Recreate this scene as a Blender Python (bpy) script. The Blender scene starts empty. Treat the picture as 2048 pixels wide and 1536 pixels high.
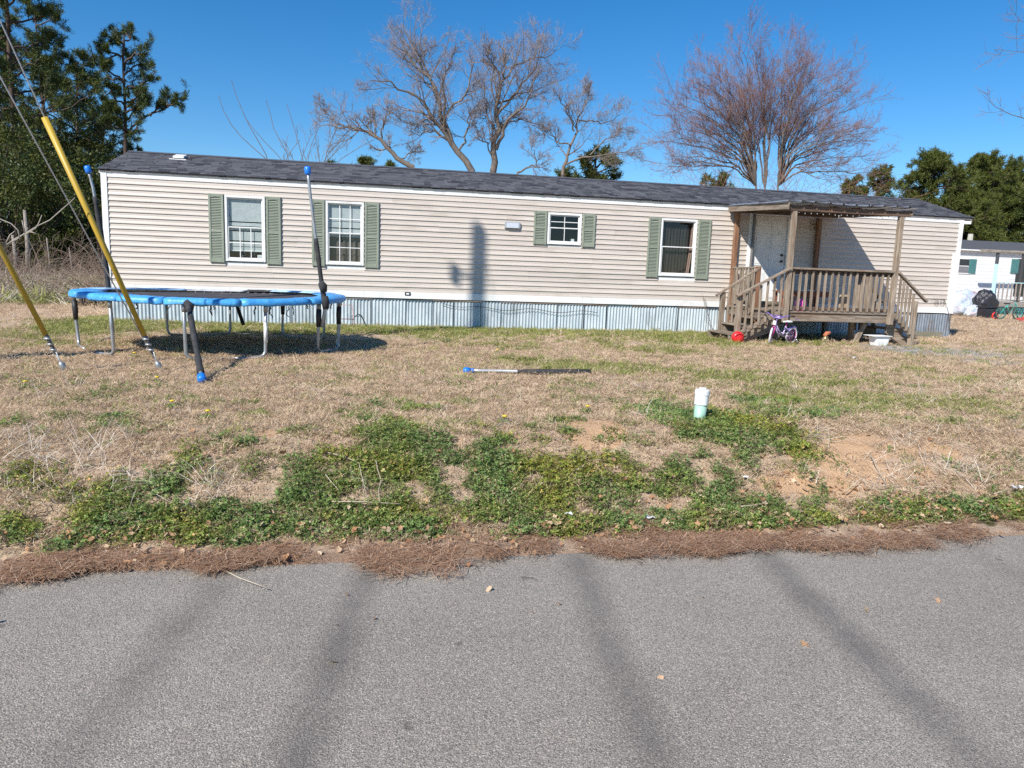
import bpy, math, random
import numpy as np
from mathutils import Vector, Matrix
random.seed(7)
RNG = np.random.default_rng(11)
S = bpy.context.scene
COL = S.collection

# ---------------------------------------------------------------- camera
F_PX, PITCH, YAW, ROLL = 1465.56, 0.14934, 0.19489, 0.034676
CAM = np.array([4.808, -14.9626, 1.1312])
_f = np.array([math.sin(YAW)*math.cos(PITCH), math.cos(YAW)*math.cos(PITCH), -math.sin(PITCH)])
_r = np.array([math.cos(YAW), -math.sin(YAW), 0.0])
_u = np.cross(_r, _f)
R_ = _r*math.cos(ROLL)+_u*math.sin(ROLL)
U_ = -_r*math.sin(ROLL)+_u*math.cos(ROLL)
cd = bpy.data.cameras.new('camera'); cam = bpy.data.objects.new('camera', cd); COL.objects.link(cam)
cd.sensor_fit = 'HORIZONTAL'; cd.sensor_width = 36.0; cd.lens = 36.0*F_PX/2048.0
cd.clip_start = 0.05; cd.clip_end = 2000
cam.matrix_world = Matrix(((R_[0], U_[0], -_f[0], CAM[0]), (R_[1], U_[1], -_f[1], CAM[1]), (R_[2], U_[2], -_f[2], CAM[2]), (0, 0, 0, 1)))
S.camera = cam

# ---------------------------------------------------------------- light
LIGHT = Vector((1.02, 1.0, -1.18)).normalized()        # the way the sunlight travels
W = bpy.data.worlds.new('World'); S.world = W; W.use_nodes = True
wn = W.node_tree; bg = wn.nodes['Background']
sky = wn.nodes.new('ShaderNodeTexSky'); sky.sky_type = 'NISHITA'; sky.sun_disc = False
sky.sun_elevation = math.asin(-LIGHT.z); sky.sun_rotation = math.atan2(-LIGHT.x, -LIGHT.y)
sky.air_density = 1.0; sky.dust_density = 0.0; sky.ozone_density = 5.0; sky.altitude = 300
hs = wn.nodes.new('ShaderNodeHueSaturation'); hs.inputs['Saturation'].default_value = 1.30; hs.inputs['Value'].default_value = 1.0
wn.links.new(sky.outputs[0], hs.inputs['Color']); wn.links.new(hs.outputs[0], bg.inputs[0])
bg.inputs[1].default_value = 0.104
sl = bpy.data.lights.new('sun', 'SUN'); sl.energy = 5.0; sl.angle = math.radians(0.53); sl.color = (1.0, 0.95, 0.88)
sun = bpy.data.objects.new('sun', sl); COL.objects.link(sun); sun.rotation_euler = LIGHT.to_track_quat('-Z', 'Y').to_euler()
S.view_settings.view_transform = 'Standard'; S.view_settings.look = 'None'
S.view_settings.exposure = 0.42; S.view_settings.gamma = 1.0; S.view_settings.use_curve_mapping = False
S.render.engine = 'CYCLES'
S.cycles.max_bounces = 6; S.cycles.diffuse_bounces = 2; S.cycles.transparent_max_bounces = 8
S.cycles.use_denoising = False

# ---------------------------------------------------------------- terrain height, noise, pixel rays
def _hash(ix, iy, s):
    n = (ix*374761393 + iy*668265263 + s*1442695041) & 0x7fffffff
    n = ((n ^ (n >> 13))*1274126177) & 0x7fffffff
    return ((n ^ (n >> 16)) & 0xffff)/65535.0
def vnoise(x, y, s=0):
    x = np.asarray(x, float); y = np.asarray(y, float)
    ix = np.floor(x).astype(np.int64); iy = np.floor(y).astype(np.int64); fx = x-ix; fy = y-iy
    fx = fx*fx*(3-2*fx); fy = fy*fy*(3-2*fy)
    a = _hash(ix, iy, s); b = _hash(ix+1, iy, s); c = _hash(ix, iy+1, s); d = _hash(ix+1, iy+1, s)
    return (a*(1-fx)+b*fx)*(1-fy)+(c*(1-fx)+d*fx)*fy
def fbm(x, y, s=0, o=4):
    r = 0; a = .5; t = 0
    for k in range(o): r = r+a*vnoise(np.asarray(x)*2**k, np.asarray(y)*2**k, s+k*17); t += a; a *= .5
    return r/t
def sstep(a, b, x):
    t = np.clip((np.asarray(x, float)-a)/(b-a), 0, 1); return t*t*(3-2*t)
ROAD_Z = -0.40
def g(x, y):
    x = np.asarray(x, float); y = np.asarray(y, float)
    wob = (vnoise(x*.9, y*0+3.1, 3)-.5)*.35
    z = -.385+.385*sstep(-11.05, -9.75+wob, y)
    lawn = sstep(-10.9, -10.2, y)
    z = z+lawn*(.05*(fbm(x*.7, y*.7, 21)-.5)+.03*(fbm(x*3, y*3, 22)-.5))
    z = z+.07*np.exp(-((x-8.3)**2/1.6+(y+9.6)**2/.5))*lawn+.05*np.exp(-((x-6.6)**2/.25+(y+9.75)**2/.08))
    z = np.where(y < -11.2, np.maximum(z*0-.386, z*0-.386), z)
    z = z-.0*y
    far = sstep(10, 60, y)
    return z-far*.25
def ray(px, py):
    return _f+R_*((px-1024)/F_PX)-U_*((py-768)/F_PX)
def at(px, py, y):                     # the point of the vertical plane y = const seen at a pixel of the photograph
    d = ray(px, py); return CAM+d*((y-CAM[1])/d[1])
def on_level(px, py, z):
    d = ray(px, py); return CAM+d*((z-CAM[2])/d[2])
_E = np.array([on_level(a, b, -.392)[:2] for a, b in ((-200,1200),(0,1175),(100,1160),(200,1148),(300,1138),(385,1132),(402,1158),(440,1155),(480,1138),(540,1128),(600,1115),(715,1110),(735,1140),(780,1146),(880,1143),(1000,1128),(1060,1115),
    (1130,1105),(1180,1108),(1240,1118),(1300,1122),(1360,1112),(1450,1112),(1550,1103),(1700,1103),(1850,1100),(1960,1088),(1990,1075),(2047,1070),(2300,1060))])
def edge_y(x):      # where the ragged needle strip ends on the asphalt
    x = np.asarray(x, float); return np.interp(x, _E[:, 0], _E[:, 1])-.03*(vnoise(x*9, 0*x, 6)-.5)*2
def on_ground(px, py):
    d = ray(px, py); t = 1.5
    while t < 200:
        p = CAM+d*t
        if p[2] <= float(g(p[0], p[1])): return p
        t += .01*max(1, t*.3)
    return CAM+d*t
def along(px, py, dist):               # a point at a real distance along a line of sight
    d = ray(px, py); return CAM+d/np.linalg.norm(d)*dist
# ---------------------------------------------------------------- materials
def newmat(name):
    m = bpy.data.materials.new(name); m.use_nodes = True
    return m, m.node_tree.nodes, m.node_tree.links, m.node_tree.nodes['Principled BSDF']
def mixc(n, l, fac, a, b, mode='MIX'):
    x = n.new('ShaderNodeMix'); x.data_type = 'RGBA'; x.blend_type = mode
    if isinstance(fac, (int, float)): x.inputs[0].default_value = fac
    else: l.new(fac, x.inputs[0])
    for i, v in ((6, a), (7, b)):
        if isinstance(v, tuple): x.inputs[i].default_value = (v[0], v[1], v[2], 1)
        else: l.new(v, x.inputs[i])
    return x.outputs[2]
def mth(n, l, op, a, b=0.0, clamp=False):
    x = n.new('ShaderNodeMath'); x.operation = op; x.use_clamp = clamp
    for i, v in ((0, a), (1, b)):
        if isinstance(v, (int, float)): x.inputs[i].default_value = v
        else: l.new(v, x.inputs[i])
    return x.outputs[0]
def coords(n, l, stretch=(1, 1, 1), rnd=True, kind='Object'):
    tc = n.new('ShaderNodeTexCoord'); mp = n.new('ShaderNodeMapping'); mp.inputs['Scale'].default_value = stretch
    l.new(tc.outputs[kind], mp.inputs[0])
    if rnd:
        oi = n.new('ShaderNodeObjectInfo'); v = n.new('ShaderNodeVectorMath'); v.operation = 'SCALE'
        cb = n.new('ShaderNodeCombineXYZ')
        for i in range(3): l.new(oi.outputs['Random'], cb.inputs[i])
        l.new(cb.outputs[0], v.inputs[0]); v.inputs['Scale'].default_value = 37.0
        l.new(v.outputs[0], mp.inputs['Location'])
    return mp.outputs[0]
def noise(n, l, vec, scale, detail=4, rough=.6):
    x = n.new('ShaderNodeTexNoise'); l.new(vec, x.inputs['Vector'])
    x.inputs['Scale'].default_value = scale; x.inputs['Detail'].default_value = detail; x.inputs['Roughness'].default_value = rough
    return x.outputs['Fac']
def ramp(n, l, fac, a, b, interp='LINEAR'):
    x = n.new('ShaderNodeMapRange'); l.new(fac, x.inputs[0]); x.inputs[1].default_value = a; x.inputs[2].default_value = b
    x.clamp = True; return x.outputs[0]
def M(name, c1, c2=None, scale=6.0, rough=.6, bump=.0, bscale=None, metal=0.0, stretch=(1, 1, 1), c3=None, vary=0.0, spec=.5, contrast=(.35, .65), dist=.004):
    m, n, l, b = newmat(name)
    c2 = c2 or tuple(v*.75 for v in c1)
    v = coords(n, l, stretch)
    f = noise(n, l, v, scale, 5)
    col = mixc(n, l, ramp(n, l, f, *contrast), c1, c2)
    if c3:
        f3 = noise(n, l, v, scale*.37+1.3, 3)
        col = mixc(n, l, ramp(n, l, f3, .55, .72), col, c3)
    if vary:
        oi = n.new('ShaderNodeObjectInfo'); h = n.new('ShaderNodeHueSaturation'); l.new(col, h.inputs['Color'])
        vv = mth(n, l, 'ADD', mth(n, l, 'MULTIPLY', oi.outputs['Random'], 2*vary), 1-vary); l.new(vv, h.inputs['Value']); col = h.outputs[0]
    l.new(col, b.inputs['Base Color']); b.inputs['Roughness'].default_value = rough; b.inputs['Metallic'].default_value = metal
    b.inputs['Specular IOR Level'].default_value = spec
    if bump:
        bp = n.new('ShaderNodeBump'); bp.inputs['Strength'].default_value = bump; bp.inputs['Distance'].default_value = dist
        l.new(noise(n, l, v, bscale or scale*3, 4), bp.inputs['Height']); l.new(bp.outputs[0], b.inputs['Normal'])
    return m
def Mleaf(name, cols, rough=.6, trans=.25, pos=None):
    """per-island random tone among the given colours; cols = [(position, rgb)...]"""
    m, n, l, b = newmat(name)
    ge = n.new('ShaderNodeNewGeometry'); oi = n.new('ShaderNodeObjectInfo')
    r = mth(n, l, 'FRACT', mth(n, l, 'ADD', ge.outputs['Random Per Island'], mth(n, l, 'MULTIPLY', oi.outputs['Random'], 1.0)))
    cr = n.new('ShaderNodeValToRGB'); l.new(r, cr.inputs[0]); e = cr.color_ramp
    while len(e.elements) < len(cols): e.elements.new(.5)
    for el, (p, c) in zip(e.elements, cols): el.position = p; el.color = (c[0], c[1], c[2], 1)
    col = cr.outputs[0]
    if pos:      # broad patches of a second hue, in the place's own coordinates
        tc = n.new('ShaderNodeNewGeometry')
        f = noise(n, l, tc.outputs['Position'], pos[0], 3); col = mixc(n, l, ramp(n, l, f, .45, .62), col, mixc(n, l, 1.0, col, pos[1], 'MULTIPLY'))
    l.new(col, b.inputs['Base Color']); b.inputs['Roughness'].default_value = rough; b.inputs['Specular IOR Level'].default_value = .25
    if trans:
        t = n.new('ShaderNodeBsdfTranslucent'); l.new(col, t.inputs[0]); mx = n.new('ShaderNodeMixShader'); mx.inputs[0].default_value = trans
        l.new(b.outputs[0], mx.inputs[1]); l.new(t.outputs[0], mx.inputs[2]); l.new(mx.outputs[0], n['Material Output'].inputs[0])
    return m

# ---------------------------------------------------------------- meshes
class MB:
    def __init__(s): s.v = []; s.f = []; s.sm = []
    def add(s, vs, fs, smooth=False):
        o = len(s.v); s.v += [tuple(map(float, p)) for p in vs]; s.f += [tuple(i+o for i in f) for f in fs]; s.sm += [smooth]*len(fs); return s
    def box(s, x0, y0, z0, x1, y1, z1):
        return s.add([(x0,y0,z0),(x1,y0,z0),(x1,y1,z0),(x0,y1,z0),(x0,y0,z1),(x1,y0,z1),(x1,y1,z1),(x0,y1,z1)],
                     [(0,3,2,1),(4,5,6,7),(0,1,5,4),(1,2,6,5),(2,3,7,6),(3,0,4,7)])
    def bbox(s, x0, y0, z0, x1, y1, z1, b=.006):
        """box with bevelled long edges (octagonal section along its longest axis)"""
        lo = np.array([x0,y0,z0], float); hi = np.array([x1,y1,z1], float); d = hi-lo; ax = int(np.argmax(d)); u, w = [i for i in range(3) if i != ax]
        b = min(b, d[u]*.3, d[w]*.3)
        ring = [(lo[u]+b,lo[w]),(hi[u]-b,lo[w]),(hi[u],lo[w]+b),(hi[u],hi[w]-b),(hi[u]-b,hi[w]),(lo[u]+b,hi[w]),(lo[u],hi[w]-b),(lo[u],lo[w]+b)]
        vs = []
        for e in (lo[ax], hi[ax]):
            for (p, q) in ring:
                t = [0,0,0]; t[ax] = e; t[u] = p; t[w] = q; vs.append(t)
        fl = (ax == 1)
        fs = [tuple(range(8))[::-1], tuple(range(8, 16))]+[(i,(i+1)%8,8+(i+1)%8,8+i) for i in range(8)]
        if fl: fs = [f[::-1] for f in fs]
        return s.add(vs, fs)
    def beam(s, a, b, w, h, up=(0,0,1), b_=.004):
        a = Vector(a); b = Vector(b); t = (b-a).normalized(); sd = t.cross(Vector(up))
        if sd.length < 1e-4: sd = t.cross(Vector((0,1,0)))
        sd.normalize(); n_ = sd.cross(t); c = min(b_, w*.3, h*.3); hw, hh = w/2, h/2
        ring = [(-hw+c,-hh),(hw-c,-hh),(hw,-hh+c),(hw,hh-c),(hw-c,hh),(-hw+c,hh),(-hw,hh-c),(-hw,-hh+c)]
        vs = [p+sd*q[0]+n_*q[1] for p in (a, b) for q in ring]
        return s.add(vs, [tuple(range(8)), tuple(range(8, 16))[::-1]]+[(i,8+i,8+(i+1)%8,(i+1)%8) for i in range(8)])
    def tube(s, pts, r, n=8, cap=True, smooth=True, closed=False):
        P = [Vector(p) for p in pts]; k = len(P); rs = r if hasattr(r, '__len__') else [r]*k
        vs = []; ref = None
        for i, p in enumerate(P):
            t = (P[(i+1) % k]-P[i-1]) if closed else (P[min(i+1, k-1)]-P[max(i-1, 0)])
            t.normalize()
            if ref is None: ref = t.cross(Vector((0,0,1)) if abs(t.z) < .9 else Vector((1,0,0))).normalized()
            ref = (ref-t*ref.dot(t)).normalized(); o = t.cross(ref)
            for j in range(n):
                a = 2*math.pi*j/n; vs.append(p+(ref*math.cos(a)+o*math.sin(a))*rs[i])
        fs = []
        m = k if closed else k-1
        for i in range(m):
            for j in range(n): fs.append((i*n+j, i*n+(j+1)%n, ((i+1)%k)*n+(j+1)%n, ((i+1)%k)*n+j))
        if cap and not closed: fs += [tuple(range(n))[::-1], tuple(range((k-1)*n, k*n))]
        return s.add(vs, fs, smooth)
    def lathe(s, prof, n=20, c=(0,0,0), smooth=True, axis=2):
        vs = []; fs = []
        for (r, z) in prof:
            for j in range(n):
                a = 2*math.pi*j/n; q = [r*math.cos(a), r*math.sin(a), z]
                if axis == 1: q = [q[0], q[2], q[1]]
                if axis == 0: q = [q[2], q[0], q[1]]
                vs.append((c[0]+q[0], c[1]+q[1], c[2]+q[2]))
        k = len(prof)
        for i in range(k-1):
            for j in range(n): fs.append((i*n+j, i*n+(j+1)%n, (i+1)*n+(j+1)%n, (i+1)*n+j))
        fs += [tuple(range(n))[::-1], tuple(range((k-1)*n, k*n))]
        return s.add(vs, fs, smooth)
    def mesh(s, name, mat, off=(0,0,0)):
        me = bpy.data.meshes.new(name); me.from_pydata([(p[0]-off[0], p[1]-off[1], p[2]-off[2]) for p in s.v], [], s.f)
        me.polygons.foreach_set('use_smooth', s.sm); me.materials.append(mat); me.update(); return me
ORG = {}
def tag(o, label=None, cat=None, group=None, kind=None):
    if label: o['label'] = label
    if cat: o['category'] = cat
    if group: o['group'] = group
    if kind: o['kind'] = kind
    return o
def thing(name, label, cat, loc=(0,0,0), group=None, rot=None):
    o = bpy.data.objects.new(name, None); COL.objects.link(o); o.location = loc; o.empty_display_size = .2
    ORG[o] = Vector(loc) if rot is None else Vector((0,0,0))
    if rot is not None: o.rotation_euler = rot
    return tag(o, label, cat, group)
def obj(name, mb, mat, parent=None):
    """mb in world coordinates unless the parent was rotated (then in the parent's own)"""
    off = ORG.get(parent, Vector((0,0,0))) if parent else Vector((0,0,0))
    me = mb.mesh(name, mat, off) if isinstance(mb, MB) else mb
    o = bpy.data.objects.new(name, me); COL.objects.link(o)
    if parent: o.parent = parent
    ORG[o] = off
    return o
def inst(name, me, parent, loc, rot=(0,0,0), scale=None):
    off = ORG.get(parent, Vector((0,0,0)))
    o = bpy.data.objects.new(name, me); COL.objects.link(o); o.parent = parent; o.location = Vector(loc)-off; o.rotation_euler = rot
    if scale: o.scale = scale
    ORG[o] = off
    return o
def npmesh(name, V, Fq, mat, smooth=False):
    """fast mesh from arrays: V (n,3), Fq (m,k) same-sized faces or list of such arrays"""
    if not isinstance(Fq, list): Fq = [Fq]
    me = bpy.data.meshes.new(name); me.vertices.add(len(V)); me.vertices.foreach_set('co', np.ascontiguousarray(V, np.float32).ravel())
    tot = sum(f.size for f in Fq); cnt = sum(len(f) for f in Fq)
    me.loops.add(tot); me.polygons.add(cnt)
    me.loops.foreach_set('vertex_index', np.concatenate([f.ravel() for f in Fq]).astype(np.int32))
    ls = []; o = 0
    for f in Fq: ls.append(o+np.arange(len(f))*f.shape[1]); o += f.size
    me.polygons.foreach_set('loop_start', np.concatenate(ls).astype(np.int32))
    if smooth: me.polygons.foreach_set('use_smooth', np.ones(cnt, bool))
    me.materials.append(mat); me.update(calc_edges=True); me.validate(); return me
def link(name, me, parent=None):
    o = bpy.data.objects.new(name, me); COL.objects.link(o)
    if parent: o.parent = parent; o.location = -ORG.get(parent, Vector((0,0,0)))
    return o

# vectorised tubes: B (N,k,3) centre lines, R (N,k) radii
def tubes(B, R, sides=3):
    N, k, _ = B.shape
    T = np.empty_like(B); T[:, 1:-1] = B[:, 2:]-B[:, :-2]; T[:, 0] = B[:, 1]-B[:, 0]; T[:, -1] = B[:, -1]-B[:, -2]
    T /= np.linalg.norm(T, axis=2, keepdims=True)+1e-9
    ref = np.where(np.abs(T[:, :1, 2:3]) < .9, np.array([0, 0, 1.]), np.array([1., 0, 0]))
    X = np.cross(T, np.broadcast_to(ref, T.shape)); X /= np.linalg.norm(X, axis=2, keepdims=True)+1e-9
    Y = np.cross(T, X)
    a = np.arange(sides)*2*np.pi/sides
    V = B[:, :, None, :]+R[:, :, None, None]*(X[:, :, None, :]*np.cos(a)[None, None, :, None]+Y[:, :, None, :]*np.sin(a)[None, None, :, None])
    idx = np.arange(N*k*sides).reshape(N, k, sides)
    A = idx[:, :-1]; Bn = idx[:, 1:]
    Fq = np.stack([A, np.roll(A, -1, 2), np.roll(Bn, -1, 2), Bn], -1).reshape(-1, 4)
    return V.reshape(-1, 3), Fq
def joinvf(parts):
    V = []; Fs = []; o = 0
    for v, f in parts: V.append(v); Fs.append(f+o); o += len(v)
    return np.concatenate(V), Fs
def unit(v): return v/(np.linalg.norm(v, axis=-1, keepdims=True)+1e-9)
def resample(P, k):
    P = np.asarray(P, float); d = np.r_[0, np.cumsum(np.linalg.norm(np.diff(P, axis=0), axis=1))]
    t = np.linspace(0, d[-1], k); return np.stack([np.interp(t, d, P[:, i]) for i in range(3)], 1)
def children(P, R, m, k, lo=.3, ratio=.5, ang=45, wig=.2, up=.1, rr=.6, rng=RNG, decay=.5, flat=None, minr=.004, tip=.35):
    """m children on each parent polyline; returns (B, R)"""
    N, kk, _ = P.shape; L = np.linalg.norm(np.diff(P, axis=1), axis=2).sum(1)
    t = lo+(1-lo)*rng.random((N, m)); s = t*(kk-1); i = np.minimum(s.astype(int), kk-2); fr = (s-i)[..., None]
    n = np.arange(N)[:, None]; p0 = P[n, i]*(1-fr)+P[n, i+1]*fr; tg = unit(P[n, i+1]-P[n, i])
    r0 = (R[n, i]*(1-fr[..., 0])+R[n, i+1]*fr[..., 0])*rr
    q = unit(np.cross(tg, rng.normal(size=tg.shape)))
    a = np.radians(ang)*(.7+.6*rng.random((N, m, 1)))
    d = unit(tg*np.cos(a)+q*np.sin(a))
    if flat is not None: d = unit(d*np.array([1, 1, flat]))
    ln = (L[:, None]*ratio*(1-decay*(t-lo))*(.6+.8*rng.random((N, m))))/(k-1)
    B = np.empty((N, m, k, 3)); B[:, :, 0] = p0; dd = d
    for j in range(1, k):
        dd = unit(dd+wig*rng.normal(size=dd.shape)+np.array([0, 0, up])); B[:, :, j] = B[:, :, j-1]+dd*ln[..., None]
    RR = np.maximum(r0[..., None]*np.linspace(1, tip, k), minr)
    return B.reshape(N*m, k, 3), RR.reshape(N*m, k)
# ---------------------------------------------------------------- shared materials
m_siding = M('vinyl_siding', (.565,.505,.445), (.51,.45,.39), 2.5, .42, .15, 60, stretch=(.5,2.5,2.5), c3=(.44,.385,.325), vary=.06, contrast=(.3,.7), dist=.001)
m_white = M('white_trim', (.80,.80,.79), (.72,.72,.70), 5, .4, .05, 30, c3=(.62,.61,.57), vary=.03)
m_shutter = M('sage_green_vinyl', (.255,.285,.225), (.225,.255,.195), 4, .5, c3=(.30,.32,.26), vary=.04)
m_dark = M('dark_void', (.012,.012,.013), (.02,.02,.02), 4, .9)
m_shingle = Mleaf('asphalt_shingle', [(0,(.030,.032,.042)),(.3,(.070,.073,.088)),(.6,(.10,.103,.118)),(.85,(.045,.05,.06)),(1,(.085,.09,.10))], .9, 0)
m_galv = M('galvanised_sheet', (.42,.49,.53), (.54,.60,.63), 5, .48, .25, 25, metal=.15, stretch=(1.5,1,.5), c3=(.30,.35,.37), vary=.06, dist=.002)
m_galv_old = M('weathered_galvanised_sheet', (.17,.20,.24), (.30,.34,.38), 7, .5, .3, 25, metal=.5, stretch=(2,1,.5), c3=(.20,.14,.10), vary=.06, dist=.002)
m_steel = M('galvanised_tube', (.42,.44,.45), (.33,.35,.36), 9, .42, .1, 40, metal=.6, c3=(.30,.26,.22))
m_black = M('black_plastic', (.022,.022,.024), (.035,.035,.037), 12, .55, .2, 40)
m_glass, n, l, b = newmat('window_glass')
b.inputs['Base Color'].default_value = (.9,.95,.95,1); b.inputs['Roughness'].default_value = .03; b.inputs['Transmission Weight'].default_value = 0
_tr = n.new('ShaderNodeBsdfTransparent'); _tr.inputs[0].default_value = (.80,.84,.84,1); _mx = n.new('ShaderNodeMixShader'); _gl = n.new('ShaderNodeBsdfGlossy'); _gl.inputs['Roughness'].default_value = .02
_fr = n.new('ShaderNodeLayerWeight'); _fr.inputs[0].default_value = .5
l.new(mth(n, l, 'ADD', mth(n, l, 'MULTIPLY', mth(n, l, 'POWER', _fr.outputs['Facing'], 4.0), .6), .055), _mx.inputs[0]); l.new(_tr.outputs[0], _mx.inputs[1]); l.new(_gl.outputs[0], _mx.inputs[2]); l.new(_mx.outputs[0], n['Material Output'].inputs[0])
m_blind = M('slatted_blind_vinyl', (.78,.80,.78), (.70,.72,.71), 8, .5, vary=.03)
m_curtain = M('dark_brown_curtain', (.018,.013,.011), (.04,.03,.025), 9, .9, .2, stretch=(4,4,.3))

# ---------------------------------------------------------------- the mobile home
L_ = 18.19; HW = 1.755; ZB = .56; ZT = 2.78; ZR = 3.33; YB = 2*HW
home = thing('mobile_home', 'long beige vinyl sided single-wide mobile home with grey shingle roof and galvanised skirting', 'mobile home', (L_/2, HW, 0))
OPEN = [(2.10,2.86,1.17,2.43,'w1'), (3.955,4.705,1.17,2.42,'w2'), (8.38,9.12,1.745,2.41,'w3'), (10.84,11.68,1.18,2.41,'w4'), (12.86,13.86,.5,2.64,'door')]
# siding courses, each course cut round the openings and lapped at its joints
C0 = ZB+.135; NC = 19; CH = 1.93/NC
rj = random.Random(3)
def plank_mesh(w):
    mb = MB(); h = CH
    sec = [(-.004, h+.006), (-.0055, h-.004), (-.010, h*.52), (-.0085, h*.47), (-.0215, .006), (-.0225, -.005), (-.004, -.004)]
    vs = [(x, y, z) for x in (0, w) for (y, z) in sec]; k = len(sec)
    fs = [tuple(range(k))[::-1], tuple(range(k, 2*k))]+[(i, (i+1) % k, k+(i+1) % k, k+i) for i in range(k)]
    return mb.add(vs, [f[::-1] for f in fs]).mesh('siding_plank', m_siding)
for c in range(NC):
    z = C0+c*CH; segs = []
    x = .10; stops = sorted([(o[0], o[1]) for o in OPEN if o[2] < z+CH-.02 and o[3] > z+.02])
    for (a, b2) in stops+[(L_-.10, None)]:
        js = [a]; xx = x
        cuts = [(1.6+(c//2*1.37) % 3.66)+k*3.66 for k in range(6)]
        pts = [x]+[q for q in cuts if x+.3 < q < a-.3]+[a]
        segs += list(zip(pts[:-1], pts[1:]))
        x = b2 if b2 else x
    for (a, b2) in segs:
        inst('siding_plank', plank_mesh(b2-a+.012 if b2 < L_-.2 else b2-a), home, (a, rj.uniform(-.0015, .0015), z+rj.uniform(-.0012, .0012)))
# sheathing behind, cut round the openings
sh = MB()
xs = sorted({.02, L_-.02}|{o[0] for o in OPEN}|{o[1] for o in OPEN})
for a, b2 in zip(xs[:-1], xs[1:]):
    op = [o for o in OPEN if o[0] <= a+.001 and o[1] >= b2-.001]
    if op:
        o = op[0]
        if o[2] > ZB+.02: sh.box(a, 0, ZB+.01, b2, .06, o[2])
        sh.box(a, 0, o[3], b2, .06, ZT-.1)
    else: sh.box(a, 0, ZB+.01, b2, .06, ZT-.1)
obj('front_wall', sh, m_white, home)
mb = MB()
for x0, x1 in ((.005, .06), (L_-.06, L_-.005)):
    vs = [(x, y, z) for x in (x0, x1) for (y, z) in ((.062, ZB), (YB-.062, ZB), (YB-.062, ZT-.06), (HW, ZR-.07), (.062, ZT-.06))]
    mb.add(vs, [(0,1,2,3,4), (9,8,7,6,5)]+[(i, 5+i, 5+(i+1) % 5, (i+1) % 5) for i in range(5)])
obj('end_wall', mb, m_siding, home)
obj('back_wall', MB().box(.02, YB-.06, ZB, L_-.02, YB, ZT-.05), m_siding, home)
obj('floor_slab', MB().box(.02, .062, ZB-.02, L_-.02, YB-.062, ZB+.06), m_dark, home)
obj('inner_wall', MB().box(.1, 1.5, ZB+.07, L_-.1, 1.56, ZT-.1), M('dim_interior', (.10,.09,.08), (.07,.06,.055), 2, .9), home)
# trims
mb = MB().bbox(-.012, -.030, ZB, .092, .045, ZT-.07, .004); obj('corner_trim', mb, m_white, home)
mb = MB().bbox(L_-.085, -.030, 1.95, L_+.014, .045, ZT-.08, .004); obj('corner_trim', mb, m_white, home)
mb = MB().bbox(L_-.175, -.034, ZB, L_+.018, .045, 1.948, .004); obj('corner_trim', mb, m_white, home)
for a, b2 in ((.092, 4.7), (4.703, 9.2), (9.203, 12.855), (13.865, L_-.176)):
    obj('belly_trim', MB().bbox(a, -.024, ZB+.003, b2, -.002, ZB+.133, .004), m_white, home)
for a, b2 in ((.092, 5.4), (5.403, 10.9), (10.903, L_-.09)):
    obj('frieze_trim', MB().bbox(a, -.022, C0+NC*CH+.002, b2, -.002, ZT-.060, .004), m_white, home)
obj('soffit', MB().box(-.02, -.024, ZT-.058, L_+.20, -.001, ZT-.045), m_white, home)
for a, b2 in ((-.03, 6.1), (6.102, 12.2), (12.202, L_+.21)):
    obj('fascia', MB().bbox(a, -.042, ZT-.066, b2, -.025, ZT-.018, .004), m_white, home)
for x0, x1 in ((-.035, -.015), (L_+.19, L_+.21)):       # sloping rake boards
    vs = [(x, y, z) for x in (x0, x1) for (y, z) in ((-.03, ZT-.09), (HW, ZR-.10), (HW, ZR-.014), (-.03, ZT-.022))]
    obj('rake_board', MB().add(vs, [(0,1,2,3), (7,6,5,4), (0,4,5,1), (1,5,6,2), (2,6,7,3), (3,7,4,0)]), m_white, home)
    vs = [(x, YB-y, z) for (x, y, z) in vs]
    obj('rake_board', MB().add(vs, [(3,2,1,0), (4,5,6,7), (1,5,4,0), (2,6,5,1), (3,7,6,2), (0,4,7,3)]), m_white, home)
# small return at the right eave corner
obj('eave_return', MB().box(L_+.02, -.03, ZT-.16, L_+.20, .30, ZT-.093), m_white, home)
# roof deck and shingles
mb = MB()
xa, xb = -.03, L_+.215
mb.add([(xa,-.055,ZT-.02),(xb,-.055,ZT-.02),(xb,HW,ZR-.01),(xa,HW,ZR-.01),(xb,YB+.055,ZT-.02),(xa,YB+.055,ZT-.02),
        (xa,-.055,ZT-.05),(xb,-.055,ZT-.05),(xb,HW,ZR-.05),(xa,HW,ZR-.05),(xb,YB+.055,ZT-.05),(xa,YB+.055,ZT-.05)],
       [(0,1,2,3),(3,2,4,5),(7,6,9,8),(8,9,11,10),(0,6,7,1),(5,4,10,11),(0,3,9,6),(3,5,11,9),(1,7,8,2),(2,8,10,4)])
roof = obj('roof', mb, M('roof_felt', (.03,.031,.034), (.04,.04,.044), 8, .95), home)
sl_ = math.hypot(HW+.125, ZR-ZT+.01); nrow = 14; eh = sl_/nrow
dy = (HW+.055)/sl_; dz = (ZR-ZT+.01)/sl_
V = []; Fc = []
rr_ = random.Random(5)
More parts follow.
